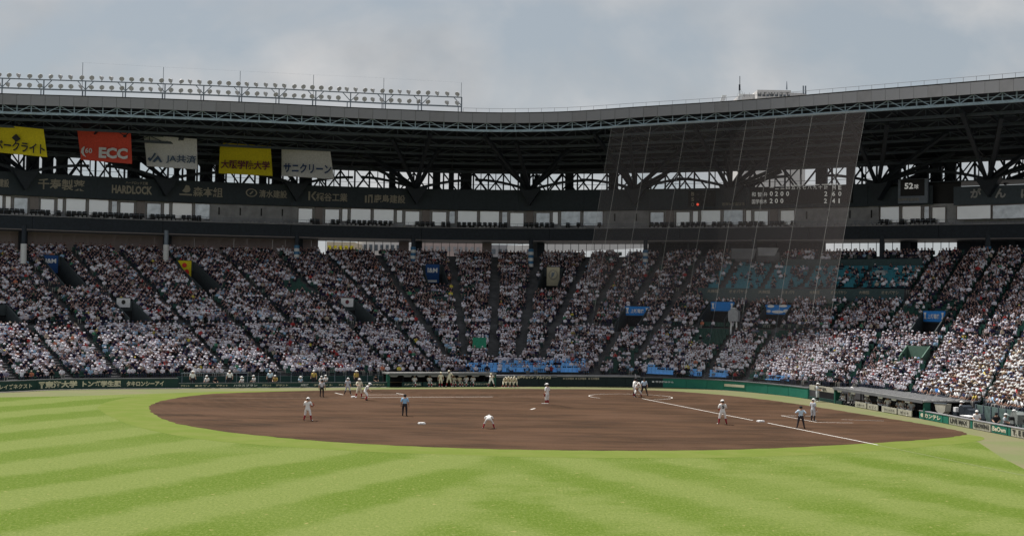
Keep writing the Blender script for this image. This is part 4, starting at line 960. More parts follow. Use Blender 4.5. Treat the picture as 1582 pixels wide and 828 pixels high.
# low box wall with small white lettering in front of the teal seats
def wall_on_stand(x0, x1, y0, y1, h, m, name, parent=gs, n=10, off=0.):
    mb = MB()
    for k in range(n):
        a, b_ = (k/n), (k+1)/n; A, fa = standpt(x0+(x1-x0)*a, y0+(y1-y0)*a); B_, fb = standpt(x0+(x1-x0)*b_, y0+(y1-y0)*b_)
        if k == 0: zz = A[2]
        A[2] = B_[2] = zz; A = A-fa[1]*off; B_ = B_-fb[1]*off; t_ = fa[1]*.15
        mb.quad(A+V(0, 0, -.8), B_+V(0, 0, -.8), B_+V(0, 0, h), A+V(0, 0, h)); mb.quad(A+V(0, 0, h), B_+V(0, 0, h), B_+t_+V(0, 0, h), A+t_+V(0, 0, h))
    return mb.build(name, m, parent)
bx_m = mat('slate_green_box_front', (.05, .085, .09), .8, var=.1)
def iso_wall(x0, x1, py, h, m, name, n=12):
    r_ = inv((x0+x1)/2, py)[1]; mb = MB(); prev = None; tA = inv(x0, py)[0]; tB = inv(x1, py)[0]
    # keep to one row: search along the row for the two columns
    row = [(t_, *proj(S(t_, r_))) for t_ in np.linspace(7, 13.5, 300)]
    tA = min(row, key=lambda q: abs(q[1]-x0))[0]; tB = min(row, key=lambda q: abs(q[1]-x1))[0]
    for k in range(n+1):
        t_ = tA+(tB-tA)*k/n; p = S(t_, r_); ex, oy = frame_at(t_, r_)
        if prev is not None:
            q, oq = prev; mb.quad(q+V(0, 0, -.9), p+V(0, 0, -.9), p+V(0, 0, h), q+V(0, 0, h)); mb.quad(q+V(0, 0, h), p+V(0, 0, h), p+oy*.16+V(0, 0, h), q+oq*.16+V(0, 0, h))
        prev = (p, oy)
    return mb.build(name, m, gs), (tA, tB, r_)
_, (ta, tb, rv) = iso_wall(1080, 1396, 464, 1.35, bx_m, 'box_seat_front')
for k, body in enumerate(['大林組', 'MAKINO 大林']*4):
    u = (k+.6)/8.2; p = S(ta+(tb-ta)*u, rv); ex, oy = frame_at(ta+(tb-ta)*u, rv); text('大林組' if k % 2 == 0 else 'オオバヤシ', p-oy*.05+V(0, 0, .95), 1.5 if k % 2 == 0 else 2.4, .42, ex, gs, letter_dull, bold=.02)
iso_wall(1207, 1424, 412, 1.0, bx_m, 'box_seat_back'); iso_wall(1128, 1206, 404, 1.2, conc_mid, 'control_room_front')
# booth shapes under the deck in that bay
for px, py, w, h, d0 in ((1150, 392, 3.2, 1.3, 160), (1187, 389, 2.6, 1.0, 160)):
    c = P(px, py, d0+2); MB().prism([c+V(-w/2, 0, -h/2), c+V(w/2-.5, 0, -h/2), c+V(w/2, 0, h/2), c+V(-w/2, 0, h/2)], (0, .6, 0)).build('booth_panel', conc_light if px > 1160 else conc_mid, gs)
# covered broadcast camera in the stand
p, (ex, oy) = standpt(1133, 517); cc = thing('covered_camera', 'large camera under a grey cover on two white legs standing among empty green seats', 'camera', p)
mb = MB(); b0 = p+V(0, 0, 1.55); mb.prism([b0+ex*x+V(0, 0, z) for x, z in ((-.55, 0), (.55, 0), (.62, .6), (.60, 1.2), (.25, 1.4), (.15, 1.52), (-.15, 1.52), (-.25, 1.4), (-.60, 1.2), (-.62, .6))], oy*.7); mb.build('cover', mat('grey_cover', (.33, .34, .36), .8, var=.1), cc)
MB().box(b0+V(0, 0, 1.5)+oy*.3, .45, .5, .22, ex).build('lens_hood', whitec, cc)
for s_ in (-.38, .38): MB().tube(p+ex*s_+oy*.3+V(0, 0, -.1), p+ex*s_*.8+oy*.3+V(0, 0, 1.6), .10, n=8).build('leg', white_m, cc)
# little white-roofed booth by the column in the teal seats
p, (ex, oy) = standpt(1360, 432); bt = thing('round_booth', 'small grey rounded booth at the foot of the column among the teal seats', 'booth', p)
mb = MB(); mb.prism([p+ex*x+V(0, 0, z) for x, z in ((-.75, 0), (.75, 0), (.75, .7), (.5, 1.0), (-.5, 1.0), (-.75, .7))], oy*.8); mb.build('shell', mat('booth_grey', (.32, .36, .38), .7, var=.1), bt); mb = MB(); mb.box(p-oy*.03+ex*.15+V(0, 0, .55), .25, .05, .3, ex); mb.build('window', black_m, bt)

# ================================================================== PROTECTIVE NET
net = thing('protective_net', 'tall fine grey net hung from the roof edge behind home plate on white cables', 'net', (22, 140, 0))
def NP(u, v):                            # u across, v from the roof (0) to the wall (1)
    top = RF(945+(1338-945)*u)[0]+V(0, 0, -.95); bot = WP(882+(1266-882)*u, 1.15); p = top+(bot-top)*v
    sag = math.sin(math.pi*v)*.5; return p+V(0, sag, 0)
mb = MB()
JL = [19]*24
for i in range(24):
    for j in range(17): mb.quad(NP(i/24, j/24), NP(i/24, (j+1)/24), NP((i+1)/24, (j+1)/24), NP((i+1)/24, j/24))
mnet = bpy.data.materials.new('fine_mesh'); mnet.use_nodes = True; tt_ = mnet.node_tree; tt_.nodes.clear()
tr_ = tt_.nodes.new('ShaderNodeBsdfTransparent'); df_ = tt_.nodes.new('ShaderNodeBsdfDiffuse'); tl_ = tt_.nodes.new('ShaderNodeBsdfTranslucent'); mx0 = tt_.nodes.new('ShaderNodeMixShader'); mx_ = tt_.nodes.new('ShaderNodeMixShader'); ou_ = tt_.nodes.new('ShaderNodeOutputMaterial')
df_.inputs[0].default_value = (.42, .37, .36, 1); tl_.inputs[0].default_value = (.42, .37, .36, 1); mx0.inputs[0].default_value = .5; mx_.inputs[0].default_value = .115
tt_.links.new(df_.outputs[0], mx0.inputs[1]); tt_.links.new(tl_.outputs[0], mx0.inputs[2]); tt_.links.new(tr_.outputs[0], mx_.inputs[1]); tt_.links.new(mx0.outputs[0], mx_.inputs[2]); tt_.links.new(mx_.outputs[0], ou_.inputs[0])
mb.build('netting', mnet, net, smooth=True)
mlow = mnet.copy(); mlow.name = 'fine_black_mesh'
for q in mlow.node_tree.nodes:
    if q.type == 'MIX_SHADER' and abs(q.inputs[0].default_value-.115) < .01: q.inputs[0].default_value = .035
mb = MB()
for i in range(24):
    for j in range(17, 24): mb.quad(NP(i/24, j/24), NP(i/24, (j+1)/24), NP((i+1)/24, (j+1)/24), NP((i+1)/24, j/24))
mb.build('lower_netting', mlow, net, smooth=True)
cab = mat('pale_cable', (.30, .30, .29), .5, var=0)
for px in (945, 965, 1006, 1060, 1110, 1155, 1200, 1256, 1308, 1338):
    u = (px-945)/393; mbx = MB()
    for j in range(9): mbx.tube(NP(u, j/12), NP(u, (j+1)/12), .019 if 950 < px < 1330 else .012, n=5, caps=False)
    mbx.build('cable', cab, net); mbx = MB()
    for j in range(9, 12): mbx.tube(NP(u, j/12), NP(u, (j+1)/12), .008, n=5, caps=False)
    mbx.build('lower_cord', steel_mid, net)
mbx = MB()
for i in range(24): mbx.bar(NP(i/24, 0), NP((i+1)/24, 0), .05)
mbx.build('top_cable', cab, net)

# ================================================================== FIELD WALLS
def WF(px):                              # wall point, tangent to the right, outward normal
    a, b_ = WP(px-4), WP(px+4); e = norm(b_-a); return WP(px), e, V(-e[1], e[0], 0)
def wall_box(name, m, x0, x1, o0, o1, z0, z1, parent, step=12):
    mb = MB(); xs = list(np.arange(x0, x1, step))+[x1]
    if len(xs) > 2 and xs[-1]-xs[-2] < 2: xs.pop(-2)
    pts = [(WF(x)[0]+WF(x)[2]*o0, WF(x)[0]+WF(x)[2]*o1) for x in xs]; n = len(pts)
    vs = [];
    for a, b_ in pts: vs += [V(a[0], a[1], z0), V(a[0], a[1], z1), V(b_[0], b_[1], z1), V(b_[0], b_[1], z0)]
    fs = [];
    for k in range(n-1):
        for j in range(4): fs.append((k*4+j, k*4+(j+1) % 4, (k+1)*4+(j+1) % 4, (k+1)*4+j)[::-1])
    fs += [(0, 1, 2, 3), ((n-1)*4+3, (n-1)*4+2, (n-1)*4+1, (n-1)*4)]
    mb.add(vs, fs); return mb.build(name, m, parent)
def wtext(body, px, up, wpx, h, m, parent, off=-.03, bold=.03):
    return text_bend(body, WF, px-wpx/2, px+wpx/2, up, h, parent, m, off, bold)
wA = thing('outfield_side_wall', 'dark green padded wall with cream advertising characters at the far left', 'wall', WP(100))
edges = [-60, -8, 57, 124, 192, 256, 275]
for a, b_ in zip(edges[:-1], edges[1:]): wall_box('wall_pad', wall_green, a+.25, b_-.25, 0, .16, 0.05, .98, wA)
wall_box('coping', conc_mid, -60, 275, -.02, .25, .98, 1.06, wA)
wtext('レイズネクスト', 24, .5, 50, .45, letter_cream, wA); wtext('東海大学', 94, .54, 50, .68, letter_cream, wA, bold=.05); wtext('トンボ学生服', 157, .54, 60, .62, letter_cream, wA, bold=.05); wtext('タキロンシーアイ', 224, .53, 58, .5, letter_cream, wA, bold=.04)
p, e, o_ = WF(64); mbx = MB(); c = p-o_*.03; mbx.box(c+V(0, 0, .75), .62, .03, .14, e); mbx.box(c+V(0, 0, .45), .16, .03, .55, e); mbx.box(c+V(0, 0, .58), .40, .03, .08, e); mbx.build('emblem', letter_cream, wA)
# pit fence between the left wall and the first dugout: low boards, rail, dark back
wB = thing('press_pit_fence', 'low fence of small boards before the dark pit left of the left dugout', 'fence', WP(430))
edges = [276, 296, 330, 356, 402, 422, 449, 463, 478, 520, 540, 572, 598]
for k, (a, b_) in enumerate(zip(edges[:-1], edges[1:])):
    o = wall_box('board', wall_green, a+.3, b_-.3, 0, .08, .05, .5, wB)
    if b_-a > 14:
        if k in (3, 7): wtext('ハウスプラン' if k == 3 else '大和田工業', (a+b_)/2, .28, (b_-a)*.8, .22, letter_white, wB)
        else: wtext('●ミズノ' if k == 1 else 'デサント', (a+b_)/2, .28, (b_-a)*.7, .2, letter_cream, wB)
wall_box('top_rail', conc_mid, 276, 598, .0, .1, .5, .56, wB)
wall_box('pit_back', wall_green, 276, 598, 1.9, 2.05, 0, 1.1, wB); wall_box('pit_back_rail', steel_mid, 283, 385, 1.5, 1.6, 1.42, 1.5, wB)
for q in np.arange(284, 600, 17):
    p, e, o_ = WF(q); MB().bar(p+o_*1.55, p+o_*1.55+V(0, 0, 1.45), .06).build('rail_post', steel_mid, wB)
wall_box('upper_rail', steel_dark, 386, 598, 1.5, 1.56, 1.3, 1.36, wB)
# dugouts
def dugout(x0, x1, name, label, depth, zf, side_m, boards, texts, floor=0.0):
    t_ = thing(name, label, 'dugout', WP((x0+x1)/2))
    wall_box('roof_slab', mat('dugout_roof_sheet', (.21, .21, .205), .7, var=.12, scale=2), x0-2, x1+2, -.15, depth, zf, zf+.13, t_)
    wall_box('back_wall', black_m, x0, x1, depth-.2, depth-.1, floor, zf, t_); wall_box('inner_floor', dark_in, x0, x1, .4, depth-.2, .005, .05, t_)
    if depth > 3:
        for oo in (.5, 1.2, 1.9, 2.6, 3.3): wall_box('roof_rib', conc_mid, x0, x1, oo, oo+.12, zf+.131, zf+.18, t_)
    wall_box('valance', conc_mid, x0, x1, -.18, -.13, zf-.10, zf+.16, t_)
    for q in np.arange(x0+8, x1-4, 21):
        p, e, o_ = WF(q); mb = MB(); a = p-o_*.1+V(0, 0, zf-.08); w = .5; mb.prism([a-e*w, a+e*w, a+e*w*.7-V(0, 0, .18), a-e*w*.7-V(0, 0, .18)], o_*.06); mb.build('roof_lamp', white_m if depth > 3 else conc_light, t_)
    for q in (x0, x1): p, e, o_ = WF(q); MB().box(p+o_*.2+V(0, 0, zf/2), .3, .5, zf, e).build('side_post', side_m, t_)
    for q in np.arange(x0+26, x1-10, 42): p, e, o_ = WF(q); MB().bar(p+o_*.9, p+o_*.9+V(0, 0, zf), .1).build('post', steel_dark, t_)
    wall_box('bench', mat('bench_wood', (.18, .12, .07), .7, var=.2), x0+6, x1-6, 1.4, 1.8, .40, .46, t_)
    for a, b_, mm in boards: wall_box('board', mm, a, b_, 0, .09, .05, .52, t_)
    for body, px, w in texts: wtext(body, px, .28, w, .22, letter_cream, t_)
    return t_
side_green = mat('green_post', (.012, .09, .065), .6, var=.1); cream_b = mat('cream_board', (.40, .385, .32), .7, var=.12, scale=3)
dug1 = dugout(600, 764, 'dugout', 'long dark dugout under a pale roof with players in white looking out', 2.3, 1.35, side_green, [(621, 652, wall_green), (653.5, 681, wall_green), (695, 726, wall_green), (727.5, 760, wall_green)], [('スポーツ用品', 637, 26), ('野球', 667, 14), ('ボール バット', 711, 26), ('グラウンド整備', 744, 28)])
# backstop wall with its pale cap
wC = thing('backstop_wall', 'long dark wall with a pale cap and small white lettering behind home plate', 'wall', WP(880))
edges = [766, 796, 832, 868, 904, 936, 966, 989]
for a, b_ in zip(edges[:-1], edges[1:]): wall_box('wall_pad', mat('near_black_green_pad', (.010, .022, .025), .6, var=.15) if a == 766 else bpy.data.materials['near_black_green_pad'], a+.2, b_-.2, 0, .2, .03, 1.06, wC)
wall_box('cap', conc_light, 766, 989, -.08, 1.5, 1.08, 1.22, wC); wall_box('fascia', conc_mid, 766, 860, -.10, -.085, 1.0, 1.2, wC)
wtext('足場チェイン', 811, 1.02, 26, .34, letter_cream, wC, off=-.12, bold=.04); wtext('アルインコ', 839, 1.0, 22, .34, letter_cream, wC, off=-.12, bold=.04)
for px in (878, 897, 917): wtext('● 阪神電車', px, .88, 17, .24, letter_dull, wC, off=-.03, bold=.03)
wD = thing('green_wall', 'bright green padded wall curving from behind home plate to the right dugout', 'wall', WP(1120))
edges = [990, 1024, 1060, 1092, 1118, 1152, 1186, 1218, 1248]
for k, (a, b_) in enumerate(zip(edges[:-1], edges[1:])): wall_box('wall_pad', wall_teal if k else bpy.data.materials['near_black_green_pad'], a+.2, b_-.2, 0, .2, .03, 1.02+.0*k, wD)
wall_box('cap', conc_mid, 990, 1248, -.04, .4, 1.04, 1.12, wD)
wall_box('name_strip', letter_cream, 1119, 1150, -.03, -.01, .45, .72, wD); wtext('● 甲子園ホテル', 1024, .62, 34, .2, letter_white, wD)
dug2 = dugout(1290, 1428, 'dugout', 'dark dugout with a broad pale roof and small white lamps on the right side', 4.2, 1.42, side_green, [(1321, 1338, cream_b), (1340, 1356, cream_b), (1362, 1385, cream_b), (1387, 1408, cream_b)], [])
for (a, b_), body in zip(((1322, 1337), (1341, 1355), (1364, 1384), (1389, 1406)), ('スポーツ', 'ミズノ', 'アシックス', 'ゼット')): wtext(body, (a+b_)/2, .28, (b_-a)*.8, .2, ink_dark, dug2)
# bat-rack bay left of that dugout
wE = thing('on_deck_bay', 'cream topped dark recess between the green wall and the right dugout', 'recess', WP(1270))
wall_box('cream_top', cream_b, 1249, 1289, .1, .3, .95, 1.42, wE); wall_box('dark_back', black_m, 1249, 1289, 1.2, 1.3, 0, .95, wE); wtext('応援団', 1266, 1.18, 18, .28, ink_dark, wE, off=.05)
wall_box('low_kerb', wall_green, 1249, 1300, 0, .15, .02, .3, wE)
# low advertising boards on the right
wF = thing('low_board_wall', 'low wall of cream and green advertising boards curving out to the lower right corner', 'wall', WP(1500))
for a, b_, mm, body, ink in ((1420, 1456, wall_teal, '●カンテレ', letter_cream), (1457, 1465, wall_teal, '', None), (1466, 1497, cream_b, 'LIVE MAX', ink_dark), (1499, 1502, wall_teal, '', None), (1503, 1530, cream_b, 'GROWING', ink_dark), (1532, 1556, wall_teal, 'BeOwn', letter_cream), (1557, 1561, wall_teal, '', None), (1562, 1596, cream_b, 'T. E EDII', ink_dark), (1597, 1660, wall_teal, '', None)):
    wall_box('board', mm, a+.1, b_-.1, 0, .1, .04, .64, wF, step=8)
    if body: wtext(body, (a+b_)/2, .35, (b_-a)*.86, .36, ink, wF, bold=.04)
wall_box('coping', conc_light, 1420, 1660, -.03, .2, .65, .72, wF, step=8)
wall_box('rear_screen', mat('grey_green_screen', (.10, .15, .14), .7, var=.25, scale=3), 1462, 1650, 2.4, 2.5, 0, 1.55, wF, step=8)
for q in np.arange(1464, 1600, 11): p, e, o_ = WF(q); MB().bar(p+o_*2.36, p+o_*2.36+V(0, 0, 1.6), .06).build('screen_post', steel_mid, wF)
# gear stored behind the boards
p, e, o_ = WF(1440); tp = thing('tarpaulin_bag', 'sagging cream tarpaulin slung at the right end of the dugout', 'tarpaulin', p+o_*.8)
mb = MB(); mb.prism([p+o_*.7+e*x+V(0, 0, z) for x, z in ((-1.0, 1.35), (.9, 1.45), (.75, .85), (.35, .62), (-.3, .60), (-.8, .85))], o_*.5); mb.build('sheet', cream_b, tp); MB().bar(p+o_*.7-e*1.1+V(0, 0, 1.38), p+o_*.7+e*1.05+V(0, 0, 1.48), .07).build('rail', steel_mid, tp)
p, e, o_ = WF(1468); tp = thing('covered_gear', 'heap of gear under dark covers beyond the cream tarpaulin', 'covered gear', p+o_*1.3)
mb = MB()
for x, h in ((-1.6, 1.2), (-.6, 1.5), (.5, 1.3), (1.3, 1.0)): mb.add([p+o_*(1.2+oo)+e*(x+xx)+V(0, 0, zz*h) for oo in (0, .8) for xx, zz in ((-.6, 0), (-.5, .8), (-.1, 1), (.3, .92), (.55, .6), (.6, 0))], [(0, 1, 2, 3, 4, 5), (11, 10, 9, 8, 7, 6)]+[(i, 6+i, 6+(i+1) % 6, (i+1) % 6) for i in range(6)])
mb.build('cover', steel_dark, tp); MB().box(p+o_*1.1+V(0, 0, 1.1)-e*1.2, .4, .3, .35, e).build('white_case', white_m, tp)
p, e, o_ = WF(1481); tb = thing('folding_table', 'small white-topped table behind the low boards near the letters LIVE MAX', 'table', p+o_*.9)
MB().box(p+o_*.9+V(0, 0, .78), 1.6, .8, .06, e).build('top', white_m, tb)
for a in (-.7, .7):
    for b2 in (-.3, .3): MB().bar(p+o_*(.9+b2)+e*a, p+o_*(.9+b2)+e*a+V(0, 0, .76), .05).build('leg', steel_mid, tb)
for px, lab in ((1544, 'tripod camera under a grey rain cover behind the low boards, left of the green-fronted one'), (1566, 'tripod camera under a grey and green cover at the lower right corner')):
    p, e, o_ = WF(px); q = p+o_*1.1; t_ = thing('field_camera', lab, 'camera', q)
    mb = MB(); mb.prism([q+e*x+V(0, 0, z) for x, z in ((-.55, .75), (.5, .75), (.55, 1.45), (.2, 1.65), (-.35, 1.6), (-.58, 1.3))], o_*.6); mb.build('cover', mat('rain_cover', (.20, .22, .21), .6, var=.25, scale=5) if px == 1544 else bpy.data.materials['rain_cover'], t_)
    for a in (-.4, 0, .4): MB().bar(q+e*a*.3+V(0, 0, .9)+o_*.2, q+e*a+o_*(.2+abs(a)), .05).build('leg', steel_dark, t_)
    MB().tube(q-o_*.35+V(0, 0, 1.15), q+V(0, 0, 1.15), .14, n=8).build('lens', black_m, t_)
    if px == 1566: mb = MB(); mb.prism([q-o_*.02+e*x+V(0, 0, z) for x, z in ((-.3, .8), (.4, .8), (.35, 1.2), (-.3, 1.2))], -o_*.04); mb.build('front_flap', wall_teal, t_)

# ================================================================== PEOPLE
skin_m = mat('skin', (.48, .29, .20), .6, var=0)
def clm(n, c): return mat(n, c, .85, var=0)
UNI = clm('white_uniform', (.86, .85, .83)); CREAM = clm('cream_uniform', (.74, .69, .54)); RED = clm('dark_red_socks', (.30, .015, .03)); DARKS = clm('black_socks', (.03, .03, .035)); SHOEW = clm('white_shoes', (.7, .7, .68)); SHOEB = clm('black_shoes', (.03, .03, .03))
SKYB = clm('sky_blue_shirt', (.32, .55, .78)); NAVYP = clm('dark_trousers', (.035, .03, .035)); GREYU = clm('pale_grey_uniform', (.55, .58, .62)); BLKC = clm('black_cap_cloth', (.02, .02, .022)); REDL = clm('red_leather', (.28, .05, .03)); TAN = clm('tan_leather', (.35, .2, .1)); PALEB = clm('pale_blue_shirt', (.55, .68, .80)); HAIR = clm('black_hair', (.015, .012, .01)); YEL = clm('yellow_top', (.50, .36, .10)); WOOD = clm('bat_metal', (.5, .5, .52)); GRN = clm('green_vest', (.1, .5, .25))
def skeleton(pose):
    J = dict(pel=(0, 0, .95), spine=(0, -.01, 1.12), chest=(0, 0, 1.33), neck=(0, .0, 1.50), hb=(0, -.02, 1.58), hm=(0, -.03, 1.66), ht=(0, -.02, 1.74))
    for s, n in ((-1, 'L'), (1, 'R')):
        J.update({'sh'+n: (s*.18, 0, 1.42), 'el'+n: (s*.25, .02, 1.14), 'wr'+n: (s*.27, -.05, .90), 'ha'+n: (s*.27, -.07, .83), 'hip'+n: (s*.10, 0, .90), 'kn'+n: (s*.12, -.02, .50), 'an'+n: (s*.13, .02, .09), 'to'+n: (s*.15, -.16, .04)})
    J.update({k: v for k, v in pose.items()}); return J
RAD = dict(pel=.145, spine=.135, chest=.165, neck=.062, hb=.085, hm=.098, ht=.06, sh=.085, el=.052, wr=.036, ha=.040, hip=.105, kn=.070, an=.048, to=.042)
EDG = [('pel', 'spine'), ('spine', 'chest'), ('chest', 'neck'), ('neck', 'hb'), ('hb', 'hm'), ('hm', 'ht')] + [e for n in 'LR' for e in (('chest', 'sh'+n), ('sh'+n, 'el'+n), ('el'+n, 'wr'+n), ('wr'+n, 'ha'+n), ('pel', 'hip'+n), ('hip'+n, 'kn'+n), ('kn'+n, 'an'+n), ('an'+n, 'to'+n))]
def rad(k): return RAD[k] if k in RAD else RAD[k[:-1]]
REG = {'neck': 0, 'hb': 0, 'hm': 0, 'ht': 0}
def region(e, u, seated=False, longt=False):     # 0 skin 1 shirt 2 trousers 3 socks 4 shoes
    a, b_ = e; k = b_ if b_ in RAD else b_[:-1]
    if k in ('hb', 'hm', 'ht'): return 0
    if k == 'neck': return 1 if u < .7 else 0
    if k in ('spine', 'chest'): return 1 if not (k == 'spine' and u < .4) else 2
    if k == 'sh': return 1
    if k == 'el': return 1 if u < .85 else 0
    if k in ('wr', 'ha', 'fi'): return 0
    if k in ('hip', 'kn'): return 2
    if k == 'an': return 2 if (u < .22 or longt) else 3
    return 4
def body_mesh(pose, sub=1, fingers=True, longt=False, curl=.5):
    J = skeleton(pose); ks = list(J); idx = {k: i for i, k in enumerate(ks)}; vs = [V(*J[k]) for k in ks]; rs = [rad(k) for k in ks]; es = [(idx[a], idx[b_]) for a, b_ in EDG]; en = list(EDG)
    # nose: keeps the face facing forward
    hm = V(*J['hm']); fdir = norm(V(*J.get('face', (0, -1, 0)))) if 'face' in J else V(0, -1, 0)
    if fingers:
        for n, s in (('L', -1), ('R', 1)):
            w, h = V(*J['wr'+n]), V(*J['ha'+n]); d_ = norm(h-w); sd_ = norm(np.cross(d_, V(0, 0, 1)) if abs(d_[2]) < .9 else V(0, 1, 0)); fo = norm(np.cross(sd_, d_))
            for k, (o_, l) in enumerate(((-.030, .070), (-.011, .082), (.009, .078), (.028, .060))):
                m1 = h+d_*(.045+l*.35)+sd_*o_*1.1; m2 = m1+norm(d_+fo*curl)*l*.55
                for q, r in ((m1, .0095), (m2, .0075)): vs.append(q); rs.append(r)
                es += [(idx['ha'+n], len(vs)-2), (len(vs)-2, len(vs)-1)]; en += [('ha', 'fi'), ('ha', 'fi')]
            th = w*.4+h*.6+sd_*(-.045)+fo*.02; vs += [th, th+d_*.045+sd_*-.012]; rs += [.011, .009]; es += [(idx['ha'+n], len(vs)-2), (len(vs)-2, len(vs)-1)]; en += [('ha', 'fi'), ('ha', 'fi')]
    me = bpy.data.meshes.new('sk'); me.from_pydata([tuple(map(float, v)) for v in vs], es, []); o = bpy.data.objects.new('sk', me); COL.objects.link(o)
    md = o.modifiers.new('s', 'SKIN'); md.use_smooth_shade = True
    sv = me.skin_vertices[0].data
    for i, r in enumerate(rs): sv[i].radius = (r, r*(.72 if ks[i] in ('pel', 'spine', 'chest') else 1)) if i < len(ks) else (r, r); sv[i].use_root = (i == 0)
    if sub:
        m2 = o.modifiers.new('u', 'SUBSURF'); m2.levels = sub; m2.render_levels = sub
    bpy.context.view_layer.update(); dg = bpy.context.evaluated_depsgraph_get(); out = bpy.data.meshes.new_from_object(o.evaluated_get(dg)); bpy.data.objects.remove(o); bpy.data.meshes.remove(me)
    n = len(out.polygons); cen = np.zeros(n*3); out.polygons.foreach_get('center', cen); cen = cen.reshape(-1, 3)
    best = np.full(n, 1e9); reg = np.zeros(n, int)
    for (a, b_), nm in zip(es, en):
        A, B_ = vs[a], vs[b_]; d_ = B_-A; L2 = max(1e-9, d_@d_); u = np.clip(((cen-A)@d_)/L2, 0, 1); q = np.linalg.norm(cen-(A+u[:, None]*d_), axis=1)/((rs[a]+rs[b_])/2)**.6
        rg = np.array([region(nm, x, longt=longt) for x in u]); w = q < best; best[w] = q[w]; reg[w] = rg[w]
    out.materials.clear(); out.polygons.foreach_set('material_index', reg); return out, J
def headgear(J, kind, s=1.):
    hm, ht = V(*J['hm']), V(*J['ht']); up = norm(ht-V(*J['hb'])); f = V(0, -1, 0); f = norm(f-up*(f@up)) if abs(up[1]) < .95 else V(0, 0, -1); mb = MB(); r = .118
    sd_ = np.cross(up, f); rings = [(0, 1.0), (.05, .99), (.09, .82), (.125, .35)]; n = 10; b = hm+up*.012
    if kind == 'hair': r = .112; rings = [(-.06, .86), (0, 1.), (.05, .99), (.09, .82), (.12, .35)]; b = hm-f*.012+up*.012
    vs = []; fs = []
    for h, q in rings:
        for i in range(n): a = 2*math.pi*i/n; vs.append(b+up*h+(sd_*math.cos(a)*.92+f*math.sin(a)*1.05)*r*q)
    for k in range(len(rings)-1): fs += [(k*n+i, k*n+(i+1) % n, (k+1)*n+(i+1) % n, (k+1)*n+i) for i in range(n)]
    fs.append(tuple((len(rings)-1)*n+i for i in range(n))); mb.add(vs, fs)
    if kind in ('cap', 'helmet'): mb.prism([b+sd_*x+f*y+up*.0 for x, y in ((-.09, .08), (.09, .08), (.08, .17), (.03, .205), (-.03, .205), (-.08, .17))], up*.012)
    if kind == 'helmet': mb.box(b-up*.05+sd_*.105, .03, .1, .1, sd_); mb.box(b-up*.05-sd_*.105, .03, .1, .1, sd_)
    if kind == 'sun': mb.add([b+sd_*math.cos(a)*.21+f*math.sin(a)*.22-up*.01 for a in np.linspace(0, 2*math.pi, 13)[:-1]]+[b+sd_*math.cos(a)*.21+f*math.sin(a)*.22+up*.004 for a in np.linspace(0, 2*math.pi, 13)[:-1]], [tuple(range(12))[::-1], tuple(range(12, 24))]+[(i, (i+1) % 12, 12+(i+1) % 12, 12+i) for i in range(12)])
    return mb
def mk_mesh(mb, m, name):
    me = bpy.data.meshes.new(name); me.from_pydata(mb.v, [], mb.f); me.materials.append(m); return me
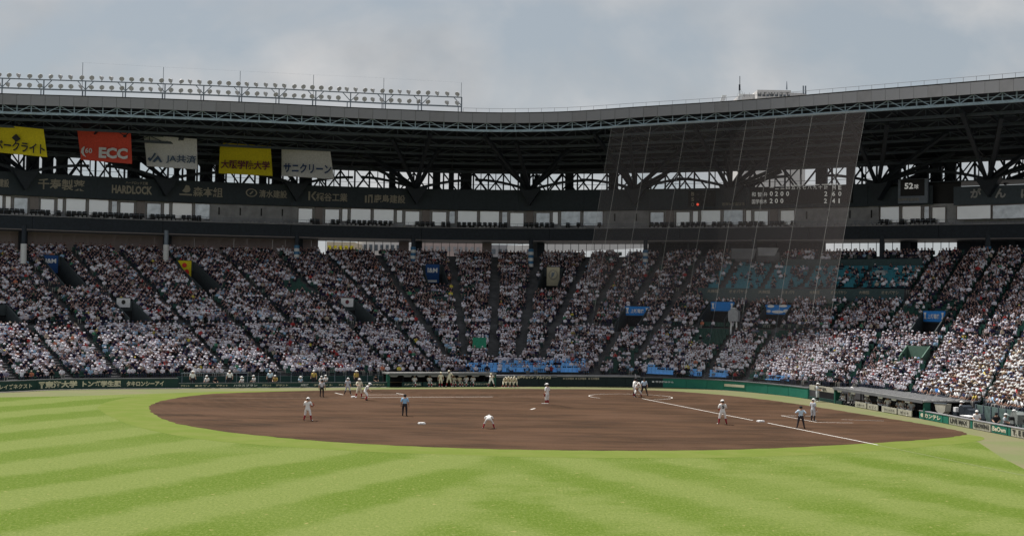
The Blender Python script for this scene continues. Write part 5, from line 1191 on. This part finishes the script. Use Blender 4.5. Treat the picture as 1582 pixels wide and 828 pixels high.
POSES = dict(
 stand={}, apart={'kneL': 0} and {'knL': (-.20, -.03, .5), 'anL': (-.30, .02, .09), 'toL': (-.34, -.15, .04), 'knR': (.20, -.03, .5), 'anR': (.30, .02, .09), 'toR': (.34, -.15, .04)},
 hips={'knL': (-.17, -.03, .5), 'anL': (-.24, .02, .09), 'toL': (-.27, -.15, .04), 'knR': (.17, .02, .5), 'anR': (.24, .08, .09), 'toR': (.27, -.09, .04), 'elL': (-.36, .06, 1.2), 'wrL': (-.22, .0, 1.02), 'haL': (-.17, -.02, .98), 'elR': (.36, .06, 1.2), 'wrR': (.22, .0, 1.02), 'haR': (.17, -.02, .98)},
 stride={'knL': (-.12, -.22, .52), 'anL': (-.14, -.36, .10), 'toL': (-.15, -.53, .05), 'knR': (.11, .12, .50), 'anR': (.12, .40, .14), 'toR': (.13, .28, .04)},
 ready={'pel': (0, .12, .84), 'spine': (0, .04, 1.0), 'chest': (0, -.08, 1.17), 'neck': (0, -.17, 1.30), 'hb': (0, -.22, 1.36), 'hm': (0, -.25, 1.43), 'ht': (0, -.25, 1.51), 'shL': (-.18, -.09, 1.25), 'shR': (.18, -.09, 1.25), 'elL': (-.25, -.14, .98), 'wrL': (-.20, -.30, .84), 'haL': (-.19, -.36, .80), 'elR': (.25, -.14, .98), 'wrR': (.20, -.30, .84), 'haR': (.19, -.36, .80), 'hipL': (-.11, .1, .80), 'hipR': (.11, .1, .80), 'knL': (-.26, -.12, .46), 'anL': (-.34, .04, .09), 'toL': (-.40, -.12, .04), 'knR': (.26, -.12, .46), 'anR': (.34, .04, .09), 'toR': (.40, -.12, .04)},
 fold={'pel': (0, .20, .86), 'spine': (0, .08, .97), 'chest': (0, -.14, 1.02), 'neck': (0, -.30, .98), 'hb': (0, -.37, .96), 'hm': (0, -.44, .93), 'ht': (0, -.51, .90), 'shL': (-.19, -.17, 1.0), 'shR': (.19, -.17, 1.0), 'elL': (-.30, -.20, .76), 'wrL': (-.27, -.20, .55), 'haL': (-.26, -.20, .48), 'elR': (.30, -.20, .76), 'wrR': (.27, -.20, .55), 'haR': (.26, -.20, .48), 'hipL': (-.11, .17, .80), 'hipR': (.11, .17, .80), 'knL': (-.28, -.02, .46), 'anL': (-.38, .10, .09), 'toL': (-.44, -.06, .04), 'knR': (.28, -.02, .46), 'anR': (.38, .10, .09), 'toR': (.44, -.06, .04)},
 glove={'elL': (-.27, -.08, 1.16), 'wrL': (-.20, -.30, 1.15), 'haL': (-.18, -.38, 1.16), 'knL': (-.19, -.03, .5), 'anL': (-.26, .02, .09), 'toL': (-.30, -.15, .04), 'knR': (.17, -.03, .5), 'anR': (.24, .02, .09), 'toR': (.28, -.15, .04), 'elR': (.25, -.02, 1.15), 'wrR': (.16, -.24, 1.08), 'haR': (.13, -.31, 1.08)},
 bat={'pel': (0, .05, .90), 'chest': (0, -.05, 1.26), 'neck': (0, -.08, 1.42), 'hb': (-.03, -.10, 1.50), 'hm': (-.05, -.11, 1.58), 'ht': (-.05, -.10, 1.66), 'spine': (0, 0, 1.08), 'shL': (-.17, -.08, 1.35), 'shR': (.17, -.02, 1.35), 'elL': (-.10, -.30, 1.22), 'wrL': (.12, -.30, 1.30), 'haL': (.18, -.28, 1.33), 'elR': (.33, -.10, 1.22), 'wrR': (.23, -.25, 1.36), 'haR': (.20, -.28, 1.40), 'knL': (-.24, -.08, .50), 'anL': (-.34, .02, .09), 'toL': (-.38, -.14, .04), 'knR': (.22, -.08, .50), 'anR': (.32, .02, .09), 'toR': (.36, -.14, .04)},
 squat={'pel': (0, .12, .42), 'spine': (0, .06, .58), 'chest': (0, -.05, .78), 'neck': (0, -.09, .94), 'hb': (0, -.12, 1.02), 'hm': (0, -.13, 1.10), 'ht': (0, -.12, 1.18), 'shL': (-.18, -.06, .86), 'shR': (.18, -.06, .86), 'elL': (-.26, -.22, .68), 'wrL': (-.14, -.42, .74), 'haL': (-.12, -.49, .76), 'elR': (.25, -.1, .62), 'wrR': (.24, -.2, .44), 'haR': (.23, -.25, .40), 'hipL': (-.11, .10, .40), 'hipR': (.11, .10, .40), 'knL': (-.32, -.28, .46), 'anL': (-.26, .0, .09), 'toL': (-.32, -.16, .04), 'knR': (.32, -.28, .46), 'anR': (.26, .0, .09), 'toR': (.32, -.16, .04)},
 sit={'pel': (0, .05, .55), 'spine': (0, .03, .72), 'chest': (0, 0, .93), 'neck': (0, -.02, 1.10), 'hb': (0, -.05, 1.18), 'hm': (0, -.06, 1.26), 'ht': (0, -.05, 1.34), 'shL': (-.18, 0, 1.02), 'shR': (.18, 0, 1.02), 'elL': (-.24, -.06, .77), 'wrL': (-.14, -.27, .66), 'haL': (-.11, -.34, .64), 'elR': (.24, -.06, .77), 'wrR': (.14, -.27, .66), 'haR': (.11, -.34, .64), 'hipL': (-.10, -.02, .53), 'hipR': (.10, -.02, .53), 'knL': (-.13, -.44, .52), 'anL': (-.13, -.44, .10), 'toL': (-.14, -.60, .05), 'knR': (.13, -.44, .52), 'anR': (.13, -.44, .10), 'toR': (.14, -.60, .05)})
_bm = {}
def person(label, px, py, hpx, pose, outfit, heading, hat='cap', hatm=None, group=None, real=1.72, z=0., longt=False, at=None):
    """heading: degrees turned from facing the camera; outfit = shirt, trousers, socks, shoes"""
    key = (pose, longt)
    if key not in _bm: _bm[key] = body_mesh(POSES[pose], 1, True, longt)
    me, J = _bm[key]; me = me.copy(); me.name = 'person'
    for m_ in (skin_m,)+tuple(outfit): me.materials.append(m_)
    o = bpy.data.objects.new('person', me); COL.objects.link(o)
    p = G(px, py, z) if at is None else at; s = (hpx*p[1]/FPX)/ (max(c[2] for c in J.values())+.045) if hpx else real/1.78
    o.location = Vector([float(q) for q in p]); o.rotation_euler = (0, 0, math.radians(heading)); o.scale = (s*1.2, s*1.2, s); tag(o, label, 'person', group)
    h = headgear(J, hat); hn = {'cap': 'cap', 'helmet': 'helmet', 'sun': 'sun_hat', 'hair': 'hair'}[hat]; c = bpy.data.objects.new(hn, mk_mesh(h, hatm or UNI, hn)); COL.objects.link(c); c.parent = o
    if hat in ('cap', 'helmet'): c2 = bpy.data.objects.new('hair', mk_mesh(headgear(J, 'hair'), HAIR, 'hair')); COL.objects.link(c2); c2.parent = o; c2.scale = (.97,)*3; c2.location = (J['hm'][0]*.03, J['hm'][1]*.03, J['hm'][2]*.03-.012)
    return o, J, s
def held(name, o, J, s, hand, mb, m, label, cat):
    th = math.radians(math.degrees(o.rotation_euler.z)); h = V(*J[hand])*s; loc = V(o.location.x+h[0]*math.cos(th)-h[1]*math.sin(th), o.location.y+h[0]*math.sin(th)+h[1]*math.cos(th), o.location.z+h[2])
    g = bpy.data.objects.new(name, mk_mesh(mb, m, name)); COL.objects.link(g); g.location = Vector([float(q) for q in loc]); g.rotation_euler = (0, 0, th); tag(g, label, cat); return g
def glove_mb():
    mb = MB()
    mb.prism([(x, -.03, z) for x, z in ((-.07, -.10), (.07, -.10), (.11, .0), (.10, .10), (.055, .14), (0, .15), (-.055, .14), (-.10, .09), (-.13, .02))], (0, .09, 0))
    for x in (-.075, -.025, .025, .07): mb.tube((x, -.02, .08), (x*1.15, -.06, .18), .028, .018, n=6)
    mb.tube((-.10, -.02, -.02), (-.17, -.06, .08), .03, .02, n=6); return mb
def bat_mb(a, b_): mb = MB(); a = np.array(a); b_ = np.array(b_); mb.tube(a, a+(b_-a)*.45, .013, .018, n=8); mb.tube(a+(b_-a)*.45, b_, .018, .034, n=8); mb.tube(a-(b_-a)*.015, a, .024, n=8); return mb
FLD = (UNI, UNI, RED, SHOEW); UMP = (PALEB, NAVYP, NAVYP, SHOEB); BATR = (UNI, UNI, DARKS, SHOEB)
person('umpire in pale shirt and dark trousers standing left of the first bag', 497, 613.3, 27, 'stand', (whitec, NAVYP, NAVYP, SHOEB), 170, 'cap', BLKC, longt=True)
person('coach in white helmet standing with legs wide in the chalk box near the left bag', 537, 609.5, 26, 'apart', (GREYU, GREYU, NAVYP, SHOEW), 160, 'helmet', UNI)
person('fielder in cream uniform standing at the left base bag', 554.5, 614.5, 30, 'glove', (CREAM, CREAM, RED, SHOEW), 30, 'cap', UNI)
person('runner in white leaning forward beside the left base bag', 565.5, 618.3, 27, 'ready', (UNI, UNI, RED, SHOEB), 95, 'helmet', UNI)
o, J, s = person('fielder in white with red socks standing alone left of the umpire in light blue', 475, 650, 36, 'glove', FLD, 165, 'cap', UNI)
held('baseball_glove', o, J, s, 'haL', glove_mb(), REDL, 'red-brown glove on the hand of the lone left infielder', 'glove')
person('umpire in light blue shirt and dark trousers behind the second base bag', 625, 642.6, 33.5, 'stand', (SKYB, NAVYP, NAVYP, SHOEB), 175, 'cap', BLKC, longt=True)
person('fielder in white bent double with hands on knees in front of the mound', 755, 662, 20, 'fold', FLD, 180, 'cap', UNI)
o, J, s = person('pitcher in white with red socks standing on the mound', 845, 626, 34, 'stand', FLD, 235, 'cap', UNI)
held('baseball_glove', o, J, s, 'haR', glove_mb(), REDL, "red-brown glove on the pitcher's hand", 'glove')
o, J, s = person('fielder in white with red socks and a number, beside the long foul line', 1116, 655.5, 38, 'glove', FLD, 190, 'cap', UNI)
held('baseball_glove', o, J, s, 'haR', glove_mb(), REDL, 'red-brown glove of the fielder beside the long foul line', 'glove')
t5 = text('5', V(0, 0, 0), .17, .24, (1, 0, 0), None, ink_dark, name='number', thick=0, bold=.04); t5.parent = o; t5.location = (0, .145, 1.16); t5.rotation_euler = (0, 0, math.pi)
o, J, s = person('batter in white with dark helmet standing at home plate', 979.5, 612.8, 29, 'bat', BATR, 95, 'helmet', BLKC)
held('baseball_bat', o, J, s, 'haR', bat_mb((0, 0, -.08), (.28, .12, .70)), WOOD, "metal bat held up over the batter's shoulder", 'bat')
o, J, s = person('catcher in white half crouched in front of the plate umpire', 985, 613.2, 23, 'ready', (UNI, UNI, RED, SHOEB), 15, 'helmet', UNI)
held('baseball_glove', o, J, s, 'haL', glove_mb(), TAN, "tan mitt on the catcher's hand", 'glove')
person('plate umpire in pale blue shirt and black trousers behind the catcher', 995, 611.3, 27, 'apart', UMP, 0, 'cap', BLKC, longt=True)
person('umpire in white shirt and black trousers with hands on hips near the right bag', 1237, 661.7, 34.5, 'hips', (PALEB, NAVYP, NAVYP, SHOEB), 165, 'cap', BLKC, longt=True)
person('coach in grey-white uniform, white helmet and black socks in the right chalk box', 1256, 650, 34.5, 'stand', (GREYU, GREYU, DARKS, SHOEW), 120, 'helmet', UNI)
person('player in pale uniform with raised arm standing at the end of the green wall', 1262.5, 620.5, 29, 'glove', (GREYU, GREYU, DARKS, SHOEW), 60, 'cap', UNI)
person('player in grey-white uniform standing at the left end of the right dugout', 1315.5, 625.5, 28, 'stand', (GREYU, GREYU, DARKS, SHOEW), 20, 'cap', UNI)
person('attendant in white sitting left of the standing player by the right dugout', 1295, 622.5, 19, 'sit', (UNI, UNI, DARKS, SHOEW), 60, 'cap', GREYU)
person('attendant in white crouching beside the one sitting by the right dugout', 1303, 623.5, 17, 'squat', (UNI, UNI, DARKS, SHOEW), -40, 'cap', UNI)
for px, py, lab in ((759, 597.5, 'player in white with raised arms at the right end of the left dugout'),):
    person(lab, px, py, 21, 'bat', FLD, 0, 'cap', CREAM)
for k, (px, lab) in enumerate(((779, 'leftmost of four players in cream tops and red socks beside the left dugout'), (784.5, 'second from the left of four players in cream beside the left dugout'), (790.5, 'third from the left of four players in cream beside the left dugout'), (796.5, 'rightmost of four players in cream tops beside the left dugout'))):
    person(lab, px, 598.3, 16.5+.6*(k % 2), 'ready', (CREAM, CREAM, RED, SHOEW), 40-25*k, 'cap', CREAM, group='players beside the left dugout')
dg = [(642, 'stand', UNI, 'leftmost white-capped player inside the left dugout'), (665, 'stand', UNI, 'second player from the left in the left dugout'), (680, 'stand', CREAM, 'player in cream standing left of the taller one in the left dugout'), (693, 'hips', CREAM, 'tallest player in the gap of the boards of the left dugout'),
      (703, 'stand', CREAM, 'player in cream just right of the tallest one in the left dugout'), (711.5, 'stand', CREAM, 'player in cream fourth from the right in the left dugout'), (722, 'stand', UNI, 'white-capped player second from the right in the left dugout'), (732.5, 'stand', UNI, 'rightmost white-capped player leaning on the dugout boards')]
for px, ps, m_, lab in dg:
    p, e, o_ = WF(px); q = p+o_*(.45 if px != 693 else -.1); tall = 1.60 if px != 693 else 1.78; ps = 'sit' if px not in (680, 693) else ps; q = q if px != 680 else p-o_*.15
    person(lab, 0, 0, None, ps, (m_, m_, RED, SHOEW), rng.uniform(-30, 30), 'cap', m_, 'players in the left dugout', at=V(q[0], q[1], -.0), real=tall)
for k, px in enumerate((1330, 1349, 1362, 1379, 1384, 1398)):
    p, e, o_ = WF(px); q = p+o_*.6
    person(['player in white leaning on the boards at the left end of the right dugout', 'second player from the left behind the boards of the right dugout', 'player in white behind the gap in the boards of the right dugout', 'player in grey behind the third board of the right dugout', 'player in white beside the grey one in the right dugout', 'rightmost player behind the boards of the right dugout'][k], 0, 0, None, 'sit', (UNI if k % 2 == 0 else GREYU, UNI, DARKS, SHOEW), rng.uniform(-40, 30), 'cap', UNI if k != 3 else BLKC, 'players in the right dugout', at=V(q[0], q[1], 0), real=1.62+.08*(k % 3))
stf = [(299, UNI, 'white-capped attendant at the left end of the dark pit'), (322, UNI, 'attendant in white, second from the left in the dark pit'), (334, BLKC, 'attendant in black shirt in the left part of the pit'), (357, UNI, 'attendant in white leaning right in the dark pit'), (376, UNI, 'attendant in white right of the small board with letters'), (395, UNI, 'attendant in white before the middle of the pit'), (419, PALEB, 'attendant in pale blue in the middle of the pit'), (428, YEL, 'attendant in beige and yellow near the middle of the pit'), (466, PALEB, 'photographer in light top behind the left umpire'), (488, YEL, 'attendant in yellow bib behind the left umpire'),
       (499, UNI, 'attendant in white standing high at the back of the pit'), (507, UNI, 'attendant in white top right of the left umpire'), (553, YEL, 'attendant in a bright yellow bib behind the fielder at the left bag'), (584, BLKC, 'attendant in black near the post of the left dugout')]
for k, (px, m_, lab) in enumerate(stf):
    p, e, o_ = WF(px); q = p+o_*(.8+.3*(k % 2)); person(lab, 0, 0, None, 'sit' if k % 3 else 'stand', (m_, NAVYP, NAVYP, SHOEB), rng.uniform(-50, 50), 'cap' if k % 4 else 'sun', UNI if k not in (2, 13) else BLKC, 'attendants in the left pit', at=V(q[0], q[1], 0.0), real=1.75 if k % 3 == 0 else 1.50+.12*(k % 2))
for px, off, ps, m_, lab, dz in ((1492, .9, 'sit', UNI, 'attendant in white sitting behind the letters LIVE MAX, back to the screen', 0), (1555, 2.0, 'stand', TAN, 'camera operator in tan shirt and pale hat between the two covered cameras', 0), (1534, 1.6, 'stand', UNI, 'camera operator in white behind the left covered camera', 0), (1450, 1.9, 'stand', GREYU, 'attendant in grey behind the cream tarpaulin', 0), (1512, 1.4, 'sit', BLKC, 'seated attendant in black right of the white-topped table', 0), (1521, 1.6, 'sit', GREYU, 'seated attendant in grey beside the left covered camera', 0)):
    p, e, o_ = WF(px); q = p+o_*off; person(lab, 0, 0, None, ps, (m_, NAVYP, NAVYP, SHOEB), rng.uniform(-40, 120), 'cap', UNI if px != 1512 else BLKC, None, at=V(q[0], q[1], dz), real=1.72)
# two umbrellas-like persons in red by the blue seats
# nearest spectators, one object each
POSES['sit_hands'] = dict(POSES['sit'], elL=(-.28, -.16, .84), wrL=(-.12, -.26, 1.02), haL=(-.08, -.24, 1.09), elR=(.28, -.16, .84), wrR=(.12, -.26, 1.02), haR=(.08, -.24, 1.09))
POSES['sit_lean'] = dict(POSES['sit'], chest=(0, -.12, .92), neck=(0, -.20, 1.07), hb=(0, -.26, 1.14), hm=(0, -.29, 1.21), ht=(0, -.29, 1.29), shL=(-.18, -.15, 1.0), shR=(.18, -.15, 1.0), elL=(-.24, -.28, .76), wrL=(-.15, -.40, .62), haL=(-.1, -.44, .58), elR=(.24, -.28, .76), wrR=(.15, -.40, .62), haR=(.1, -.44, .58))
POSES['sit_fan'] = dict(POSES['sit'], elR=(.30, -.12, .82), wrR=(.24, -.26, 1.05), haR=(.22, -.28, 1.12))
shirts = [('white', (.74, .74, .75), 42), ('grey', (.38, .38, .40), 10), ('navy', (.03, .04, .10), 14), ('black', (.02, .02, .022), 14), ('pale blue', (.40, .55, .72), 5), ('red', (.42, .05, .05), 3), ('beige', (.48, .42, .34), 3), ('blue', (.05, .25, .65), 2), ('yellow', (.62, .50, .10), 1), ('pink', (.62, .40, .42), 3)]
hats = [('white cap', 'cap', (.78, .78, .80), 30), ('white sun hat', 'sun', (.74, .73, .70), 18), ('black cap', 'cap', (.02, .02, .02), 14), ('straw hat', 'sun', (.50, .42, .30), 4), ('bare head', 'hair', (.015, .012, .01), 20), ('navy cap', 'cap', (.03, .04, .12), 8), ('grey hat', 'sun', (.35, .35, .36), 5)]
poses = [('upright', 'sit'), ('leaning', 'sit_lean'), ('hands raised', 'sit_hands'), ('waving', 'sit_fan')]
shM = {q[0]: clm('spectator_'+q[0].replace(' ', '_')+'_cloth', q[1]) for q in shirts}; htM = {q[0]: clm('spectator_'+q[0].replace(' ', '_'), q[2]) for q in hats}
trM = [clm('spectator_dark_trousers', (.04, .045, .06)), clm('spectator_grey_trousers', (.22, .21, .20))]
spskin = clm('spectator_skin', (.32, .19, .14))
pbody = {p_: body_mesh(POSES[p_], 0, False, True) for _, p_ in poses}; bodies = {}; hatmesh = {}; seen = {}
ordw = ['first', 'second', 'third', 'fourth', 'fifth', 'sixth', 'seventh', 'eighth', 'ninth', 'tenth', 'eleventh', 'twelfth', 'thirteenth', 'fourteenth', 'fifteenth', 'sixteenth', 'seventeenth', 'eighteenth', 'nineteenth', 'twentieth', 'twenty-first', 'twenty-second', 'twenty-third', 'twenty-fourth', 'twenty-fifth', 'twenty-sixth', 'twenty-seventh', 'twenty-eighth']
byrow = {}
for r in near_p: byrow.setdefault(r[9], []).append(r)
for row, rs_ in byrow.items():
    rs_.sort(key=lambda r: -r[7])
    for j, r in enumerate(rs_):
        sw = np.array([q[2] for q in shirts], float); hw = np.array([q[3] for q in hats], float)
        si = int(rng.choice(len(shirts), p=sw/sw.sum())); hi_ = int(rng.choice(len(hats), p=hw/hw.sum())); pi = int(rng.choice(4, p=[.45, .2, .2, .15])); ti = int(rng.integers(2))
        key = (pi, si, ti)
        if key not in bodies:
            b0, J = pbody[poses[pi][1]]; b = b0.copy(); b.name = 'spectator_body'
            for m_ in (spskin, shM[shirts[si][0]], trM[ti], trM[ti], SHOEB): b.materials.append(m_)
            bodies[key] = b
        hk = (pi, hi_)
        if hk not in hatmesh: hatmesh[hk] = mk_mesh(headgear(pbody[poses[pi][1]][1], hats[hi_][1]), htM[hats[hi_][0]], 'hair' if hats[hi_][1] == 'hair' else 'hat')
        o = bpy.data.objects.new('spectator', bodies[key]); COL.objects.link(o)
        o.location = (r[0]+rng.normal(0, .03), r[1]+rng.normal(0, .03), r[2]-.02); o.rotation_euler = (0, 0, math.atan2(r[3], -r[4])+rng.normal(0, .2)); s_ = .90+.1*rng.random(); o.scale = (s_, s_, s_)
        h = bpy.data.objects.new('hair' if hats[hi_][1] == 'hair' else 'hat', hatmesh[hk]); COL.objects.link(h); h.parent = o
        tag(o, f'{shirts[si][0]} shirt, {hats[hi_][0]}, {poses[pi][0]}, {ordw[row]} row up, {ordw[min(j, 27)]} from the right edge', 'spectator', 'spectators in the lower right of the stand')
